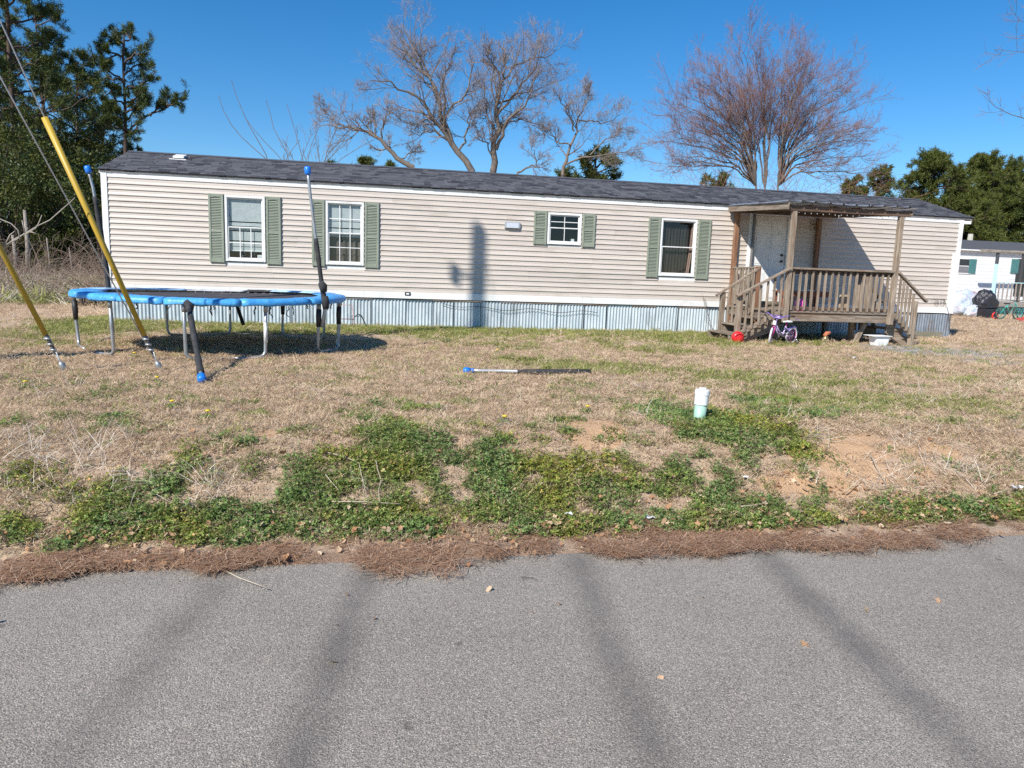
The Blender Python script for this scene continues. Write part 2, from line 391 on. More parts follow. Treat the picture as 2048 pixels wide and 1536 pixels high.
for side in (0, 1):
    for r in range(nrow):
        x = xa-.02-(r % 3)*.09
        while x < xb:
            w = rr_.uniform(.09, .24); x1 = min(x+w, xb+.01); xx = max(x, xa-.01)
            if x1-xx > .02:
                th = rr_.choice((.004, .006, .012, .016)); s0 = r*eh-rr_.choice((0, .0, .018)); s1 = r*eh+eh+.015
                o = len(V)
                for (q, h) in ((s0, th+.006), (s1, .0035)):
                    for X in (xx+.001, x1-.001):
                        y = -.065+q*dy-h*dz; z = ZT-.018+q*dz+h*dy
                        V.append((X, y if side == 0 else YB-y, z))
                for (q, h) in ((s0, -.003),):
                    for X in (xx+.001, x1-.001):
                        y = -.065+q*dy-h*dz; z = ZT-.018+q*dz+h*dy
                        V.append((X, y if side == 0 else YB-y, z))
                fs = [(o, o+1, o+3, o+2), (o+4, o+5, o+1, o)]
                Fc += fs if side == 0 else [f[::-1] for f in fs]
            x += w
me = npmesh('shingle', np.array(V), np.array(Fc), m_shingle)
o = link('shingles', me, home); o['kind'] = 'stuff'
obj('ridge_cap', MB().add([(x, y, z) for x in (xa, xb) for (y, z) in ((HW-.13, ZR-.022), (HW, ZR+.022), (HW+.13, ZR-.022), (HW, ZR-.02))],
    [(0,1,2,3)[::-1], (4,5,6,7), (0,4,5,1), (1,5,6,2), (2,6,7,3), (3,7,4,0)]), m_shingle, home)
vp = at(360, 311, 1.35)
mb = MB().box(vp[0]-.10, 1.20, 3.19, vp[0]+.10, 1.50, 3.225).box(vp[0]-.16, 1.14, 3.145, vp[0]+.16, 1.56, 3.165)
mb.add([(vp[0]-.1,1.2,3.225),(vp[0]+.1,1.2,3.225),(vp[0]+.1,1.5,3.30),(vp[0]-.1,1.5,3.30),(vp[0]-.1,1.5,3.225),(vp[0]+.1,1.5,3.225)],[(0,1,2,3),(0,3,4),(1,5,2),(3,2,5,4)])
obj('roof_vent', mb, m_white, home)

# corrugated skirting
def corr_mesh(w, h, mat, name='skirt_panel', pitch=.067, amp=.0125, dent=0, seed=0):
    n_ = max(6, int(w/pitch*6)); xs = np.linspace(0, w, n_+1); rg = np.random.default_rng(seed)
    zs = np.linspace(0, h, 7); V = []
    a1, a2, cx, cz = rg.uniform(-1, 1), rg.uniform(-1, 1), rg.uniform(.1, w), rg.uniform(.1, h)
    for z in zs:
        for x in xs:
            d = dent*math.exp(-((x-cx)**2/.012+(z-cz)**2/.02))
            V.append((x, -amp*math.cos(2*math.pi*x/pitch)*(1-.5*min(1, abs(d)*60))+a1*.006*math.sin(3*z/h)+d, z))
    k = len(xs); I = np.arange(len(V)).reshape(len(zs), k)
    Fq = np.stack([I[:-1,:-1], I[:-1,1:], I[1:,1:], I[1:,:-1]], -1).reshape(-1, 4)
    return npmesh(name, np.array(V), Fq, mat, True)
jx = [0.03,.69,1.34,2.0,2.66,3.3,3.96,4.55,4.84,5.5,6.07,6.5,7.06,7.46,8.12,8.68,9.27,9.77,10.31,10.85,11.38,12.03,12.7,13.35,14.0,14.66,15.3,15.95,16.6,17.28]
for i, (a, b2) in enumerate(zip(jx[:-1], jx[1:])):
    top = ZB-.012-rj.choice((0, 0, .004, .012, .03 if a > 6 else .006)); old = False
    me = corr_mesh(b2-a-(rj.choice((-.01, -.01, .012 if a > 6 else -.01))), top+.10, m_galv, seed=i, dent=rj.choice((0, .012, -.01, .008)))
    inst('skirt_panel', me, home, (a, .028+(i % 2)*.006, -.10), (math.radians(rj.uniform(-.2, 2.2 if 6 < a < 12 else .8)), math.radians(rj.uniform(-.5, .5)), 0))
me = corr_mesh(.92, ZB-.02+.1, m_galv_old, seed=77, dent=.006); o = inst('skirt_panel', me, home, (17.27, -.004, -.10), (math.radians(.5), 0, 0)); o['label'] = 'dark weathered corrugated skirting sheet'
me = corr_mesh(3.4, ZB-.02+.1, m_galv_old, seed=78); inst('skirt_panel', me, home, (L_-.01, .05, -.10), (0, 0, math.radians(90)))
me = corr_mesh(3.4, ZB-.02+.1, m_galv, seed=79); inst('skirt_panel', me, home, (.01, .05, -.10), (0, 0, math.radians(90)))
obj('skirt_board', MB().bbox(17.20, -.030, -.08, 17.98, -.016, .13, .003), M('weathered_ply', (.24,.22,.17), (.18,.16,.12), 5, .85, .4, c3=(.12,.13,.08), stretch=(.4,3,3)), home)
obj('underfloor_shade_sheet', MB().box(.08, .09, -.1, L_-.1, .11, ZB-.03), m_dark, home)  # added near-black sheet, stands in for the shade under the floor
# cable sagging under the belly trim
cab = [at(880+i*15, 604+i*.6+(9 if i > 0 else 0)*math.sin(min(1, i/5)*1.57)+3*math.sin(i*.9), -.03) for i in range(22)]
obj('cable', MB().tube(cab, .005, 5), m_black, home)
# outlet box in the belly trim, wall vent, number plaque
p = at(815, 587, 0)
ob = obj('outlet_box', MB().bbox(p[0]-.055, -.040, p[2]-.035, p[0]+.055, -.0245, p[2]+.03, .004), m_black, home)
obj('outlet_face', MB().box(p[0]-.03, -.043, p[2]-.02, p[0]+.03, -.0405, p[2]+.01), m_white, ob)
vt = obj('wall_vent', MB().bbox(7.49, -.055, 2.035, 7.81, -.017, 2.165, .008), M('grey_vent_metal', (.42,.44,.47), (.36,.38,.40), 6, .4, metal=.2), home)
obj('vent_flap', MB().add([(7.525,-.058,2.15),(7.775,-.058,2.15),(7.775,-.075,2.05),(7.525,-.075,2.05),(7.525,-.056,2.05),(7.775,-.056,2.05)], [(0,3,2,1),(0,4,3),(1,2,5),(3,4,5,2)]), M('vent_flap_metal', (.50,.54,.60), (.45,.48,.53), 6, .35), vt)
pq = at(1628.5, 452, -.02)
pl = thing('wall_plaque', 'small square framed plaque with a floral picture hanging in porch shade beside the door', 'wall plaque', (pq[0], -.02, pq[2]))
obj('plaque_board', MB().bbox(pq[0]-.085, -.024, pq[2]-.085, pq[0]+.085, -.018, pq[2]+.085, .002), M('plaque_cream', (.45,.40,.30), (.38,.30,.22), 14, .6), pl)
mb = MB()
for (a, b2, c, d) in ((-.10,-.10,.10,-.082),(-.10,.082,.10,.10),(-.10,-.0815,-.082,.0815),(.082,-.0815,.10,.0815)): mb.box(pq[0]+a, -.034, pq[2]+b2, pq[0]+c, -.019, pq[2]+d)
obj('plaque_frame', mb, M('plaque_frame_paint', (.42,.40,.36), (.3,.28,.25), 8, .6), pl)
mb = MB()
for (a, b2) in ((-.03,.03),(.035,.035),(0,-.035)): mb.lathe([(.022, -.0285), (.015, -.0245)], 8, (pq[0]+a, 0, pq[2]+b2), axis=1)
obj('painted_flower', mb, M('plaque_rust', (.16,.07,.05), (.10,.09,.05), 20, .7), pl)

# windows
def slat_blind(parent, x0, x1, z0, z1, y, drop=None, gaps=(), pitch=.021):
    z = z1-.01; k = 0; me = MB().add([(0,-.008,-.0075),(x1-x0,-.008,-.0075),(x1-x0,.008,.0075),(0,.008,.0075)], [(0,1,2,3)]).mesh('blind_slat', m_blind)
    mb = MB()
    while z > z0:
        if not any(a < k < b for a, b in gaps):
            mb.box(x0, y-.007, z-.0105, x1, y-.006, z+.006)
        z -= pitch; k += 1
    mb.bbox(x0, y-.018, z0-.02, x1, y+.008, z0-.002, .003)
    return obj('blind', mb, m_blind, parent)
def window(x0, x1, z0, z1, style, meet=.5):
    w = obj('window', MB().bbox(x0, -.030, z0, x0+.045, .03, z1, .004).bbox(x1-.045, -.030, z0, x1, .03, z1, .004)
            .bbox(x0+.0455, -.030, z1-.045, x1-.0455, .03, z1, .004).bbox(x0+.0455, -.034, z0, x1-.0455, .03, z0+.05, .004), m_white, home)
    zi0, zi1 = z0+.051, z1-.046; xi0, xi1 = x0+.046, x1-.046; zm = zi0+(zi1-zi0)*meet
    # lower sash (in front) and upper sash
    for (a, b2, yo) in ((zi0, zm+.012, -.006), (zm-.012, zi1, .012)):
        s = MB(); t = .022
        s.bbox(xi0, yo-.008, a, xi0+t, yo+.008, b2, .002).bbox(xi1-t, yo-.008, a, xi1, yo+.008, b2, .002)
        s.bbox(xi0+t+.0005, yo-.008, a, xi1-t-.0005, yo+.008, a+t, .002).bbox(xi0+t+.0005, yo-.008, b2-t, xi1-t-.0005, yo+.008, b2, .002)
        obj('sash', s, m_white, w)
        up = yo > 0
        obj('pane', MB().add([(xi0+t, yo, a+t), (xi1-t, yo, a+t), (xi1-t, yo, b2-t), (xi0+t, yo, b2-t)], [(0,1,2,3)]), m_glass, w)
        cols, rows = style[1] if up else style[0]
        mm = MB(); ww = (xi1-xi0-2*t); hh = (b2-a-2*t)
        for i in range(1, cols): mm.box(xi0+t+ww*i/cols-.007, yo-.0075, a+t, xi0+t+ww*i/cols+.007, yo-.003, b2-t)
        for j in range(1, rows): mm.box(xi0+t, yo-.009, a+t+hh*j/rows-.007, xi1-t, yo-.0078, a+t+hh*j/rows+.007)
        if mm.v: obj('muntin', mm, m_white, w)
    return w, (xi0, xi1, zi0, zi1, zm)
def shutter(x0, x1, z0, z1, mid):
    y0 = -.050; fr = .042; zs = [z0, z0+.065]; w = x1-x0
    mb = MB().bbox(x0, y0, z0, x0+fr, -.017, z1, .005).bbox(x1-fr, y0, z0, x1, -.017, z1, .005)
    zm = z0+(z1-z0)*mid
    mb.bbox(x0+fr+.0005, y0+.001, z0, x1-fr-.0005, -.017, z0+.085, .004).bbox(x0+fr+.0005, y0+.001, z1-.05, x1-fr-.0005, -.017, z1, .004).bbox(x0+fr+.0005, y0+.001, zm-.022, x1-fr-.0005, -.017, zm+.022, .004)
    mb.box(x0+fr, -.024, z0+.01, x1-fr, -.019, z1-.01)
    # the small arch at the head
    xs = np.linspace(x0+fr, x1-fr, 9); c = (x0+x1)/2
    vs = []; 
    for x in xs: vs += [(x, y0+.003, z1-.0505), (x, y0+.003, z1-.058-.016*((x-c)/(w/2-fr))**2)]
    mb.add(vs, [(2*i, 2*i+1, 2*i+3, 2*i+2) for i in range(8)])
    s = obj('shutter', mb, m_shutter, home)
    iw = w-2*fr-.002
    me = MB().add([(0,0,0),(iw,0,0),(iw,.018,.024),(0,.018,.024),(0,.003,-.004),(iw,.003,-.004),(iw,.021,.020),(0,.021,.020)],
        [(0,1,2,3),(5,4,7,6),(4,5,1,0),(3,2,6,7),(0,3,7,4),(1,5,6,2)]).mesh('slat', m_shutter)
    for (a, b2) in ((z0+.09, zm-.026), (zm+.026, z1-.075)):
        n_ = int((b2-a)/.0285)
        for i in range(n_):
            inst('slat', me, s, (x0+fr+.001, y0+.004, a+(i+.1)*(b2-a)/n_))
w1, q = window(2.115, 2.845, 1.185, 2.415, ((3, 2), (1, 1)), .52)
slat_blind(w1, q[0]+.01, q[1]-.01, q[2]+.16, q[3]-.01, .05, gaps=((19, 21), (23, 25), (27, 29), (36, 38)))
w2, q = window(3.965, 4.695, 1.185, 2.405, ((3, 2), (3, 2)), .50)
slat_blind(w2, q[0]+.01, q[1]-.01, q[4]-.045, q[3]-.01, .05, gaps=((20, 22),))
w3, q = window(8.39, 9.11, 1.76, 2.40, ((2, 1), (2, 2)), .52)
w4, q = window(10.85, 11.67, 1.195, 2.40, ((1, 1), (1, 1)), .51)
# curtains hanging inside the fourth window, and things on sills
mb = MB()
cx = np.linspace(10.92, 11.62, 44); zz = (1.25, 1.8, 2.33); vs = []
for z in zz:
    for i, x in enumerate(cx): vs.append((x-.02*(2.3-z), .10+.016*math.sin(i*1.45)+.005*math.sin(i*.5), z))
k = len(cx); mb.add(vs, [(r*k+i, r*k+i+1, (r+1)*k+i+1, (r+1)*k+i) for r in range(2) for i in range(k-1)], True); obj('curtain', mb, m_curtain, w4)
mb = MB(); vs = []
for z, o_ in ((1.25, -.05), (1.8, .0), (2.36, .035)):
    for i in range(7): vs.append((11.555+o_+i*.012, .07+.008*math.sin(i*1.9), z))
mb.add(vs, [(r*7+i, r*7+i+1, (r+1)*7+i+1, (r+1)*7+i) for r in range(2) for i in range(6)], True); obj('curtain_edge', mb, M('pinkish_curtain', (.42,.27,.21), (.34,.2,.16), 6, .8), w4)
mb = MB(); vs = []
for z in (1.2, 1.75):
    for i in range(30): vs.append((4.02+i*.022, .11+.014*math.sin(i*1.3), z))
mb.add(vs, [(i, i+1, 31+i, 30+i) for i in range(29)], True); obj('curtain', mb, M('grey_brown_curtain', (.08,.065,.055), (.13,.11,.095), 14, .9, stretch=(3,3,.2)), w2)
obj('window_sticker', MB().box(8.90, .004, 1.80, 8.97, .0075, 1.885), m_blind, w3)
obj('paper_bag', MB().bbox(2.68, .06, 1.24, 2.78, .10, 1.32, .01), m_blind, w1)
mb = MB()
for (x, s_) in ((2.42, .05), (2.55, .035), (2.62, .03)): mb.lathe([(s_, 1.24), (s_*1.1, 1.30), (s_*.6, 1.36), (s_*.5, 1.40)], 10, (x, .14, 0))
obj('bottles', mb, M('dim_grey_objects', (.08,.075,.07), (.05,.05,.05), 6, .5), w1)
for (a, b2, z0, z1, md) in ((1.83,2.10,1.155,2.425,.46),(2.865,3.135,1.150,2.420,.47),(3.705,3.95,1.150,2.410,.47),(4.71,4.985,1.150,2.410,.47),
                        (8.095,8.37,1.745,2.42,.50),(9.13,9.40,1.735,2.41,.50),(10.57,10.835,1.16,2.41,.50),(11.69,11.98,1.155,2.41,.50)):
    shutter(a, b2, z0, z1, md)
# front door
dr = obj('door', MB().bbox(12.95, -.004, .615, 13.78, .038, 2.56, .004), m_white, home)
for (a, b2, c, d) in ((13.03,2.27,13.32,2.47),(13.41,2.27,13.70,2.47),(13.03,1.50,13.32,2.18),(13.41,1.50,13.70,2.18),(13.03,.78,13.32,1.38),(13.41,.78,13.70,1.38)):
    obj('door_panel', MB().bbox(a, -.014, b2, c, -.0045, d, .006), m_white, dr)
    obj('door_panel', MB().bbox(a+.035, -.020, b2+.035, c-.035, -.0145, d-.035, .005), m_white, dr)
for z in (1.735, 1.60):
    obj('door_knob', MB().lathe([(.032, -.006), (.032, -.012), (.014, -.016), (.014, -.04), (.027, -.048), (.027, -.062), (.012, -.07)], 14, (13.685, 0, z), axis=1), m_black, dr)
fm = MB().bbox(12.865, -.036, .56, 12.945, .03, 2.64, .005).bbox(13.785, -.036, .56, 13.855, .03, 2.64, .005).bbox(12.9455, -.036, 2.565, 13.7845, .03, 2.64, .005)
obj('door_frame', fm, m_white, home)
obj('storm_door_edge', MB().bbox(12.935, -.115, .63, 12.962, -.037, 2.58, .004), M('dull_aluminium', (.20,.19,.19), (.15,.14,.14), 7, .4, metal=.5), home)
# ---------------------------------------------------------------- porch
def wood(name, a, b2, stretch, c3=(.18,.105,.06)):
    return M(name, a, b2, 9, .8, .5, 22, stretch=stretch, c3=c3, vary=.14, contrast=(.38,.62), dist=.003)
wz = wood('weathered_wood_upright', (.33,.27,.205), (.18,.135,.095), (3,3,.35))
wzr = wood('reddish_weathered_upright', (.29,.15,.08), (.17,.08,.045), (3,3,.3), (.36,.28,.20))
wx = wood('weathered_wood_along', (.30,.245,.19), (.165,.125,.09), (.35,3,3))
wy = wood('weathered_wood_deep', (.29,.24,.185), (.165,.125,.09), (3,.35,3))
wdk = wood('dark_brown_wood', (.13,.085,.06), (.07,.045,.032), (.4,3,3))  # darker brown tone for rails, beams and rafters
XL, XR, YF, ZD = 12.50, 14.84, -2.22, .615
porch = thing('porch', 'weathered wooden entry porch with stairs both sides and ribbed tin canopy over white door', 'porch', (13.6, -1.1, 0))
P = lambda nm, mb, m=wx: obj(nm, mb, m, porch)
# deck boards run parallel to the wall
nb = 15; bw = (0-.02-(YF-.03))/nb
for i in range(nb):
    y0 = YF-.03+i*bw
    P('deck_board', MB().bbox(XL-.03+rj.uniform(-.015,.015), y0+.003, ZD-.034, XR+.03+rj.uniform(-.015,.02), y0+bw-.004, ZD+rj.uniform(-.002,.003), .004))
P('rim_joist', MB().bbox(XL, YF, .42, XR, YF+.038, ZD-.036, .004))
P('rim_joist', MB().bbox(XL, YF+.04, .42, XL+.038, -.03, ZD-.036, .004), wy)
P('rim_joist', MB().bbox(XR-.038, YF+.04, .42, XR, -.03, ZD-.036, .004), wy)
for i in range(1, 5): P('floor_joist', MB().bbox(XL+i*.47, YF+.04, .43, XL+i*.47+.036, -.03, ZD-.036, .003), wy)
for (x, y) in ((XL+.12, YF+.35), (XR-.50, -1.75), (XL+.12, -.3), (XR-.12, -.3)):
    m_ = MB().bbox(x-.045, y-.045, -.1, x+.045, y+.045, .42, .004); P('deck_footing', m_, wz)
P('cut_brace', MB().beam((XR-.62, -2.05, -.02), (XR-.40, -2.02, .40), .10, .035, (0,1,0)), wz)
# canopy posts
def post(x, y, z0, z1, m=wz, w=.09): return P('post', MB().bbox(x-w/2, y-w/2, z0, x+w/2, y+w/2, z1, .006), m)
post(XL+.045, -.075, -.05, 2.58, wzr); post(XL+.04, YF-.047, .40, 2.46, wz, .092); post(XR-.045, YF-.047, .40, 2.46, wz, .092)
post(14.50, -.075, ZD, 2.56, wzr); post(XL+.05, -1.12, .20, 1.45, wzr)
post(11.83, -1.10, -.05, .90, wz); post(11.60, YF-.01, -.05, .90, wz); post(15.33, YF-.02, -.05, .87, wz)
post(15.30, -1.15, -.05, .80, wz)
post(XL+.16, -1.30, -.05, ZD-.036, wz, .085)
# railings
P('hand_rail', MB().bbox(XL+.09, YF-.10, 1.395, XR-.09, YF+.0, 1.432, .006))
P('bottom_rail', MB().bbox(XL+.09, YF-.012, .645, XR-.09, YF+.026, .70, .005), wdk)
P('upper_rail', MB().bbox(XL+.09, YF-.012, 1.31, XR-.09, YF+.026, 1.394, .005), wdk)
me = MB().add([(-.018,-.018,0),(.018,-.018,0),(.018,.018,0),(-.018,.018,0),(-.018,-.018,.74),(.018,-.018,.74),(.018,.018,.755),(-.018,.018,.755)],
    [(0,3,2,1),(4,5,6,7),(0,1,5,4),(1,2,6,5),(2,3,7,6),(3,0,4,7)]).mesh('baluster', wz)
for i in range(16):
    b_ = inst('baluster', me, porch, (XL+.155+i*.1345+rj.uniform(-.006,.006), YF-.032, .635), (rj.uniform(-.01,.01), rj.uniform(-.018,.018), 0))
P('hand_rail', MB().bbox(XL+.0, -1.07, 1.405, XL+.09, -.12, 1.44, .006), wy)
P('bottom_rail', MB().bbox(XL+.025, -1.07, .66, XL+.063, -.12, .70, .004), wy)
for i in range(7): inst('baluster', me, porch, (XL+.015, -.96+i*.125, .655), (0, rj.uniform(-.015,.015), 0))
for i in range(6): inst('baluster', me, porch, (XR+.012, -2.0+i*.15, .655), (0, rj.uniform(-.015,.015), 0))
P('hand_rail', MB().bbox(XR-.03, -2.14, 1.40, XR+.06, -1.2, 1.435, .006), wy)
post(XR-.03, -1.16, .20, 1.43, wz)
# stairs
def flight(sx, x0, x1, ya, yb, zt=ZD):
    for k, z in enumerate((.46, .31, .15)):
        xx = x0+(x1-x0)*(k+.35)/3.0
        P('stair_tread', MB().bbox(min(xx, xx+sx*.27), ya, z-.036, max(xx, xx+sx*.27), yb, z, .005), wy)
        P('stair_tread', MB().bbox(min(xx-sx*.01, xx-sx*.06), ya, z-.037, max(xx-sx*.01, xx-sx*.06), yb, z-.002, .003), wy)
    for y in (ya+.045, yb-.045):
        mb = MB(); pts = [(x0, .60), (x0, .30)]
        st = []
        for k, z in enumerate((.46, .31, .15)):
            xx = x0+(x1-x0)*(k+.35)/3.0-sx*.05; st += [(xx, st[-1][1] if st else .58), (xx, z-.037)]
        st += [(x1+sx*.10, .113), (x1+sx*.10, -.03), (x1-sx*.15, -.03)]
        pts = [(x0, .58)]+st+[(x0, .22)]
        k = len(pts); vs = [(p[0], y-.018, p[1]) for p in pts]+[(p[0], y+.018, p[1]) for p in pts]
        fs = [tuple(range(k)), tuple(range(k, 2*k))[::-1]]+[(i, k+i, k+(i+1) % k, (i+1) % k) for i in range(k)]
        P('stringer', mb.add(vs, fs), wx)
flight(-1, XL-.035, 11.62, -2.10, -1.16); flight(1, XR+.035, 15.42, -2.12, -1.20)
for (a, b2, ra) in (((XL+.06, -1.13, 1.41), (11.72, -1.13, .87), 5), ((XL+.03, YF-.10, 1.41), (11.50, YF-.085, .865), 6), ((XR-.01, YF-.10, 1.41), (15.52, YF-.10, .865), 5), ((XR, -1.12, 1.38), (15.45, -1.15, .80), 5)):
    P('stair_rail', MB().beam(a, b2, .085, .036), wx)
for (a, b2) in (((XL-.02, YF-.03, .60), (11.64, YF-.03, .165)), ((XR+.02, YF-.04, .60), (15.30, YF-.04, .19)), ((XL, -1.14, .60), (11.85, -1.14, .20))):
    P('stair_side_rail', MB().beam(a, b2, .036, .085), wx)
def stair_bal(xa, xb, y, n_, za0, za1, zb0, zb1):
    for i in range(n_):
        t = (i+.6)/n_; x = xa+(xb-xa)*t
        P('baluster', MB().bbox(x-.018, y-.018, zb0+(zb1-zb0)*t-.03, x+.018, y+.018, za0+(za1-za0)*t-.01, .003), wz)
stair_bal(XL-.02, 11.66, YF-.068, 6, 1.38, .90, .60, .20); stair_bal(XR+.03, 15.27, YF-.078, 5, 1.38, .98, .58, .22); stair_bal(XL-.02, 11.88, -1.178, 6, 1.38, .90, .60, .22)
P('rail_cap_end', MB().beam((11.76, -1.125, .885), (11.68, -1.125, .84), .10, .04), wx)
# canopy frame and tin
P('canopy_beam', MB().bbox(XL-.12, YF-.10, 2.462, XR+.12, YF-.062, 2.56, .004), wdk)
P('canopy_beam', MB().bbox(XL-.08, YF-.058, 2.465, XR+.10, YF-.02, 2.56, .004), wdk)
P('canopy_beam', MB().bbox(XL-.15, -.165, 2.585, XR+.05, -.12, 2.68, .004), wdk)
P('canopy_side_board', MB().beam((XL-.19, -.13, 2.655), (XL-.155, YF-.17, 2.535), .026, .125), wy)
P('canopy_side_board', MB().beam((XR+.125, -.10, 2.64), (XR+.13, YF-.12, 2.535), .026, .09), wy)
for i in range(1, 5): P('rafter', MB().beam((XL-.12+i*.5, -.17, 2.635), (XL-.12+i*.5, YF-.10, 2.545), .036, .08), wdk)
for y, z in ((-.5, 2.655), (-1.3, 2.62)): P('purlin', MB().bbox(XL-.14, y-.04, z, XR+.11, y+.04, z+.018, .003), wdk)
m_tin = M('porch_tin', (.55,.57,.58), (.45,.46,.47), 5, .38, .15, 30, metal=.7, c3=(.30,.20,.14))
m_tin.use_backface_culling = False
for s_, (a, b2) in enumerate(((XL-.215, XL+.64), (XL+.63, XL+1.50), (XL+1.49, XR+.20))):
    xs = []; zs = []; x = a
    while x < b2-.02:
        for (dx, z) in ((0, 0), (.012, .0), (.030, .028), (.052, .028), (.070, 0), (.17, .0)):
            if x+dx <= b2: xs.append(x+dx); zs.append(z)
        x += .268
    xs.append(b2); zs.append(.0)
    V = []; k = len(xs)
    ys = np.linspace(-.105, YF-.20, 9)
    for th in (0, -.0015):
        for j, y in enumerate(ys):
            for i in range(k): V.append((xs[i], y, 2.715-(j/8)*.105+zs[i]+th+s_*.002+(.012*math.sin(xs[i]*3.1) if j == 8 else .004*math.sin(xs[i]*2+j))))
    I = np.arange(len(V)).reshape(2, 9, k)
    Fq = np.concatenate([np.stack([I[0][1:,:-1], I[0][1:,1:], I[0][:-1,1:], I[0][:-1,:-1]], -1).reshape(-1, 4), np.stack([I[1][:-1,:-1], I[1][:-1,1:], I[1][1:,1:], I[1][1:,:-1]], -1).reshape(-1, 4)])
    o = link('tin_sheet', npmesh('tin_sheet', np.array(V), Fq, m_tin), porch)
mb = MB()
pts = [(XL+.12+i*.125, YF-.075, 2.455-.018*abs(math.sin(i*1.9))) for i in range(19)]
mb.tube(pts, .003, 4); P('string_lights_wire', mb, m_black)
mb = MB()
for i in range(0, 19): mb.lathe([(.006, 0), (.008, -.014), (.003, -.028)], 6, (pts[i][0], pts[i][1], pts[i][2]-.004))
P('string_light_bulbs', mb, M('tiny_bulbs', (.45,.42,.38), (.3,.28,.26), 8, .3))

# ---------------------------------------------------------------- things on and by the porch
def rough_ball(c, r, sx=1, sy=1, sz=1, n1=16, n2=10, mb=None):
    mb = mb or MB(); vs = []; fs = []
    for i in range(n2+1):
        for j in range(n1):
            a = math.pi*i/n2; b2 = 2*math.pi*j/n1; vs.append((c[0]+r*sx*math.sin(a)*math.cos(b2), c[1]+r*sy*math.sin(a)*math.sin(b2), c[2]+r*sz*math.cos(a)))
    for i in range(n2):
        for j in range(n1): fs.append((i*n1+j, (i+1)*n1+j, (i+1)*n1+(j+1) % n1, i*n1+(j+1) % n1))
    return mb.add(vs, fs, True)
pb = (XL+.50, -2.02, ZD)
hat = thing('toy_bucket', 'bright pink plastic toy bucket standing behind the railing on the porch deck', 'toy bucket', pb)
obj('bucket_body', MB().lathe([(.085, 0), (.10, .01), (.108, .08), (.110, .16), (.095, .195), (.05, .215)], 20, pb), M('pink_plastic', (.88,.12,.50), (.80,.10,.45), 5, .4), hat)
obj('bucket_handle', MB().tube([(pb[0]+.105*math.cos(a), pb[1]-.01, pb[2]+.15+.03*math.sin(a)) for a in np.linspace(0, math.pi, 9)], .005, 6), M('pink_plastic_handle', (.62,.08,.36), (.6,.08,.3), 5, .4), hat)
bench = thing('porch_bench', 'low worn wooden bench with rusty trim against the wall behind the porch balusters', 'bench', (13.95, -.45, ZD))
mr = wood('rusty_painted_wood', (.26,.085,.045), (.17,.06,.035), (.5,3,3), (.30,.20,.13))
for k in range(3): obj('bench_board', MB().bbox(13.42, -.62+k*.13, ZD+.33, 14.55, -.50+k*.13, ZD+.36, .004), mr, bench)
for x in (13.48, 14.44):
    for y in (-.58, -.28): obj('leg', MB().bbox(x, y, ZD, x+.05, y+.05, ZD+.329, .004), mr, bench)
obj('apron', MB().bbox(13.44, -.615, ZD+.24, 14.53, -.595, ZD+.327, .003), mr, bench)
obj('folded_cloth', MB().bbox(13.98, -.60, ZD+.362, 14.20, -.45, ZD+.385, .01), m_blind, bench)
stp = thing('wooden_offcut', 'pale upright wooden plank offcut leaning behind the porch balusters', 'plank', (14.10, -1.6, ZD))
obj('plank', MB().bbox(14.00, -1.78, ZD, 14.20, -1.75, ZD+.33, .01), wood('pale_offcut', (.42,.33,.22), (.33,.25,.16), (3,3,.4)), stp)
mat_ = thing('door_mat', 'rolled grey brown doormat heaped at the foot of the white door', 'doormat', (13.3, -.3, ZD))
obj('mat_roll', MB().tube([(12.98, -.30, ZD+.06), (13.3, -.33, ZD+.065), (13.68, -.30, ZD+.06)], .055, 12), M('coir', (.22,.18,.13), (.13,.11,.08), 25, .95, .6), mat_)
obj('mat_flap', MB().bbox(12.98, -.62, ZD+.004, 13.68, -.31, ZD+.018, .004), M('coir_flap', (.20,.17,.12), (.12,.10,.08), 25, .95, .6), mat_)

# red round watering can
p = on_ground(1475, 687); gz = float(g(p[0], p[1]))
rc = thing('watering_can', 'round bright red plastic watering can lying in the grass before the left stair post', 'watering can', (p[0], p[1], gz))
mred = M('red_plastic', (.72,.025,.03), (.62,.02,.025), 6, .35)
mb = MB(); c0 = Vector((p[0], p[1]+.02, gz+.115)); mb.lathe([(.02,-.07),(.085,-.065),(.112,-.03),(.114,.02),(.09,.055),(.05,.062),(.045,.05)], 22, c0, axis=1); obj('can_body', mb, mred, rc)
obj('can_handle', MB().tube([(p[0]+.085*math.cos(a), p[1]-.055, gz+.13+.055*math.sin(a)) for a in np.linspace(.2, math.pi-.2, 9)], .009, 7), mred, rc)
obj('can_spout', MB().tube([(p[0]+.07, p[1], gz+.09), (p[0]+.11, p[1]-.02, gz+.05)], [.02, .014], 8), mred, rc)
# little clay and brass pot
p = on_ground(1650, 685); gz = float(g(p[0], p[1]))
pt = thing('small_urn', 'small tarnished brass urn with a rusty orange clay piece tipped on its mouth', 'urn', (p[0], p[1], gz))
obj('urn_body', MB().lathe([(.03,0),(.05,.01),(.066,.05),(.062,.09),(.04,.115),(.045,.125)], 18, (p[0], p[1], gz)), M('tarnished_brass', (.30,.24,.10), (.20,.16,.09), 12, .4, metal=.6), pt)
obj('clay_piece', MB().tube([(p[0]-.02, p[1], gz+.12), (p[0]+.02, p[1], gz+.18), (p[0]+.085, p[1]-.01, gz+.195)], [.045, .042, .030], 10), M('orange_clay', (.50,.17,.08), (.38,.13,.07), 12, .8, .3), pt)
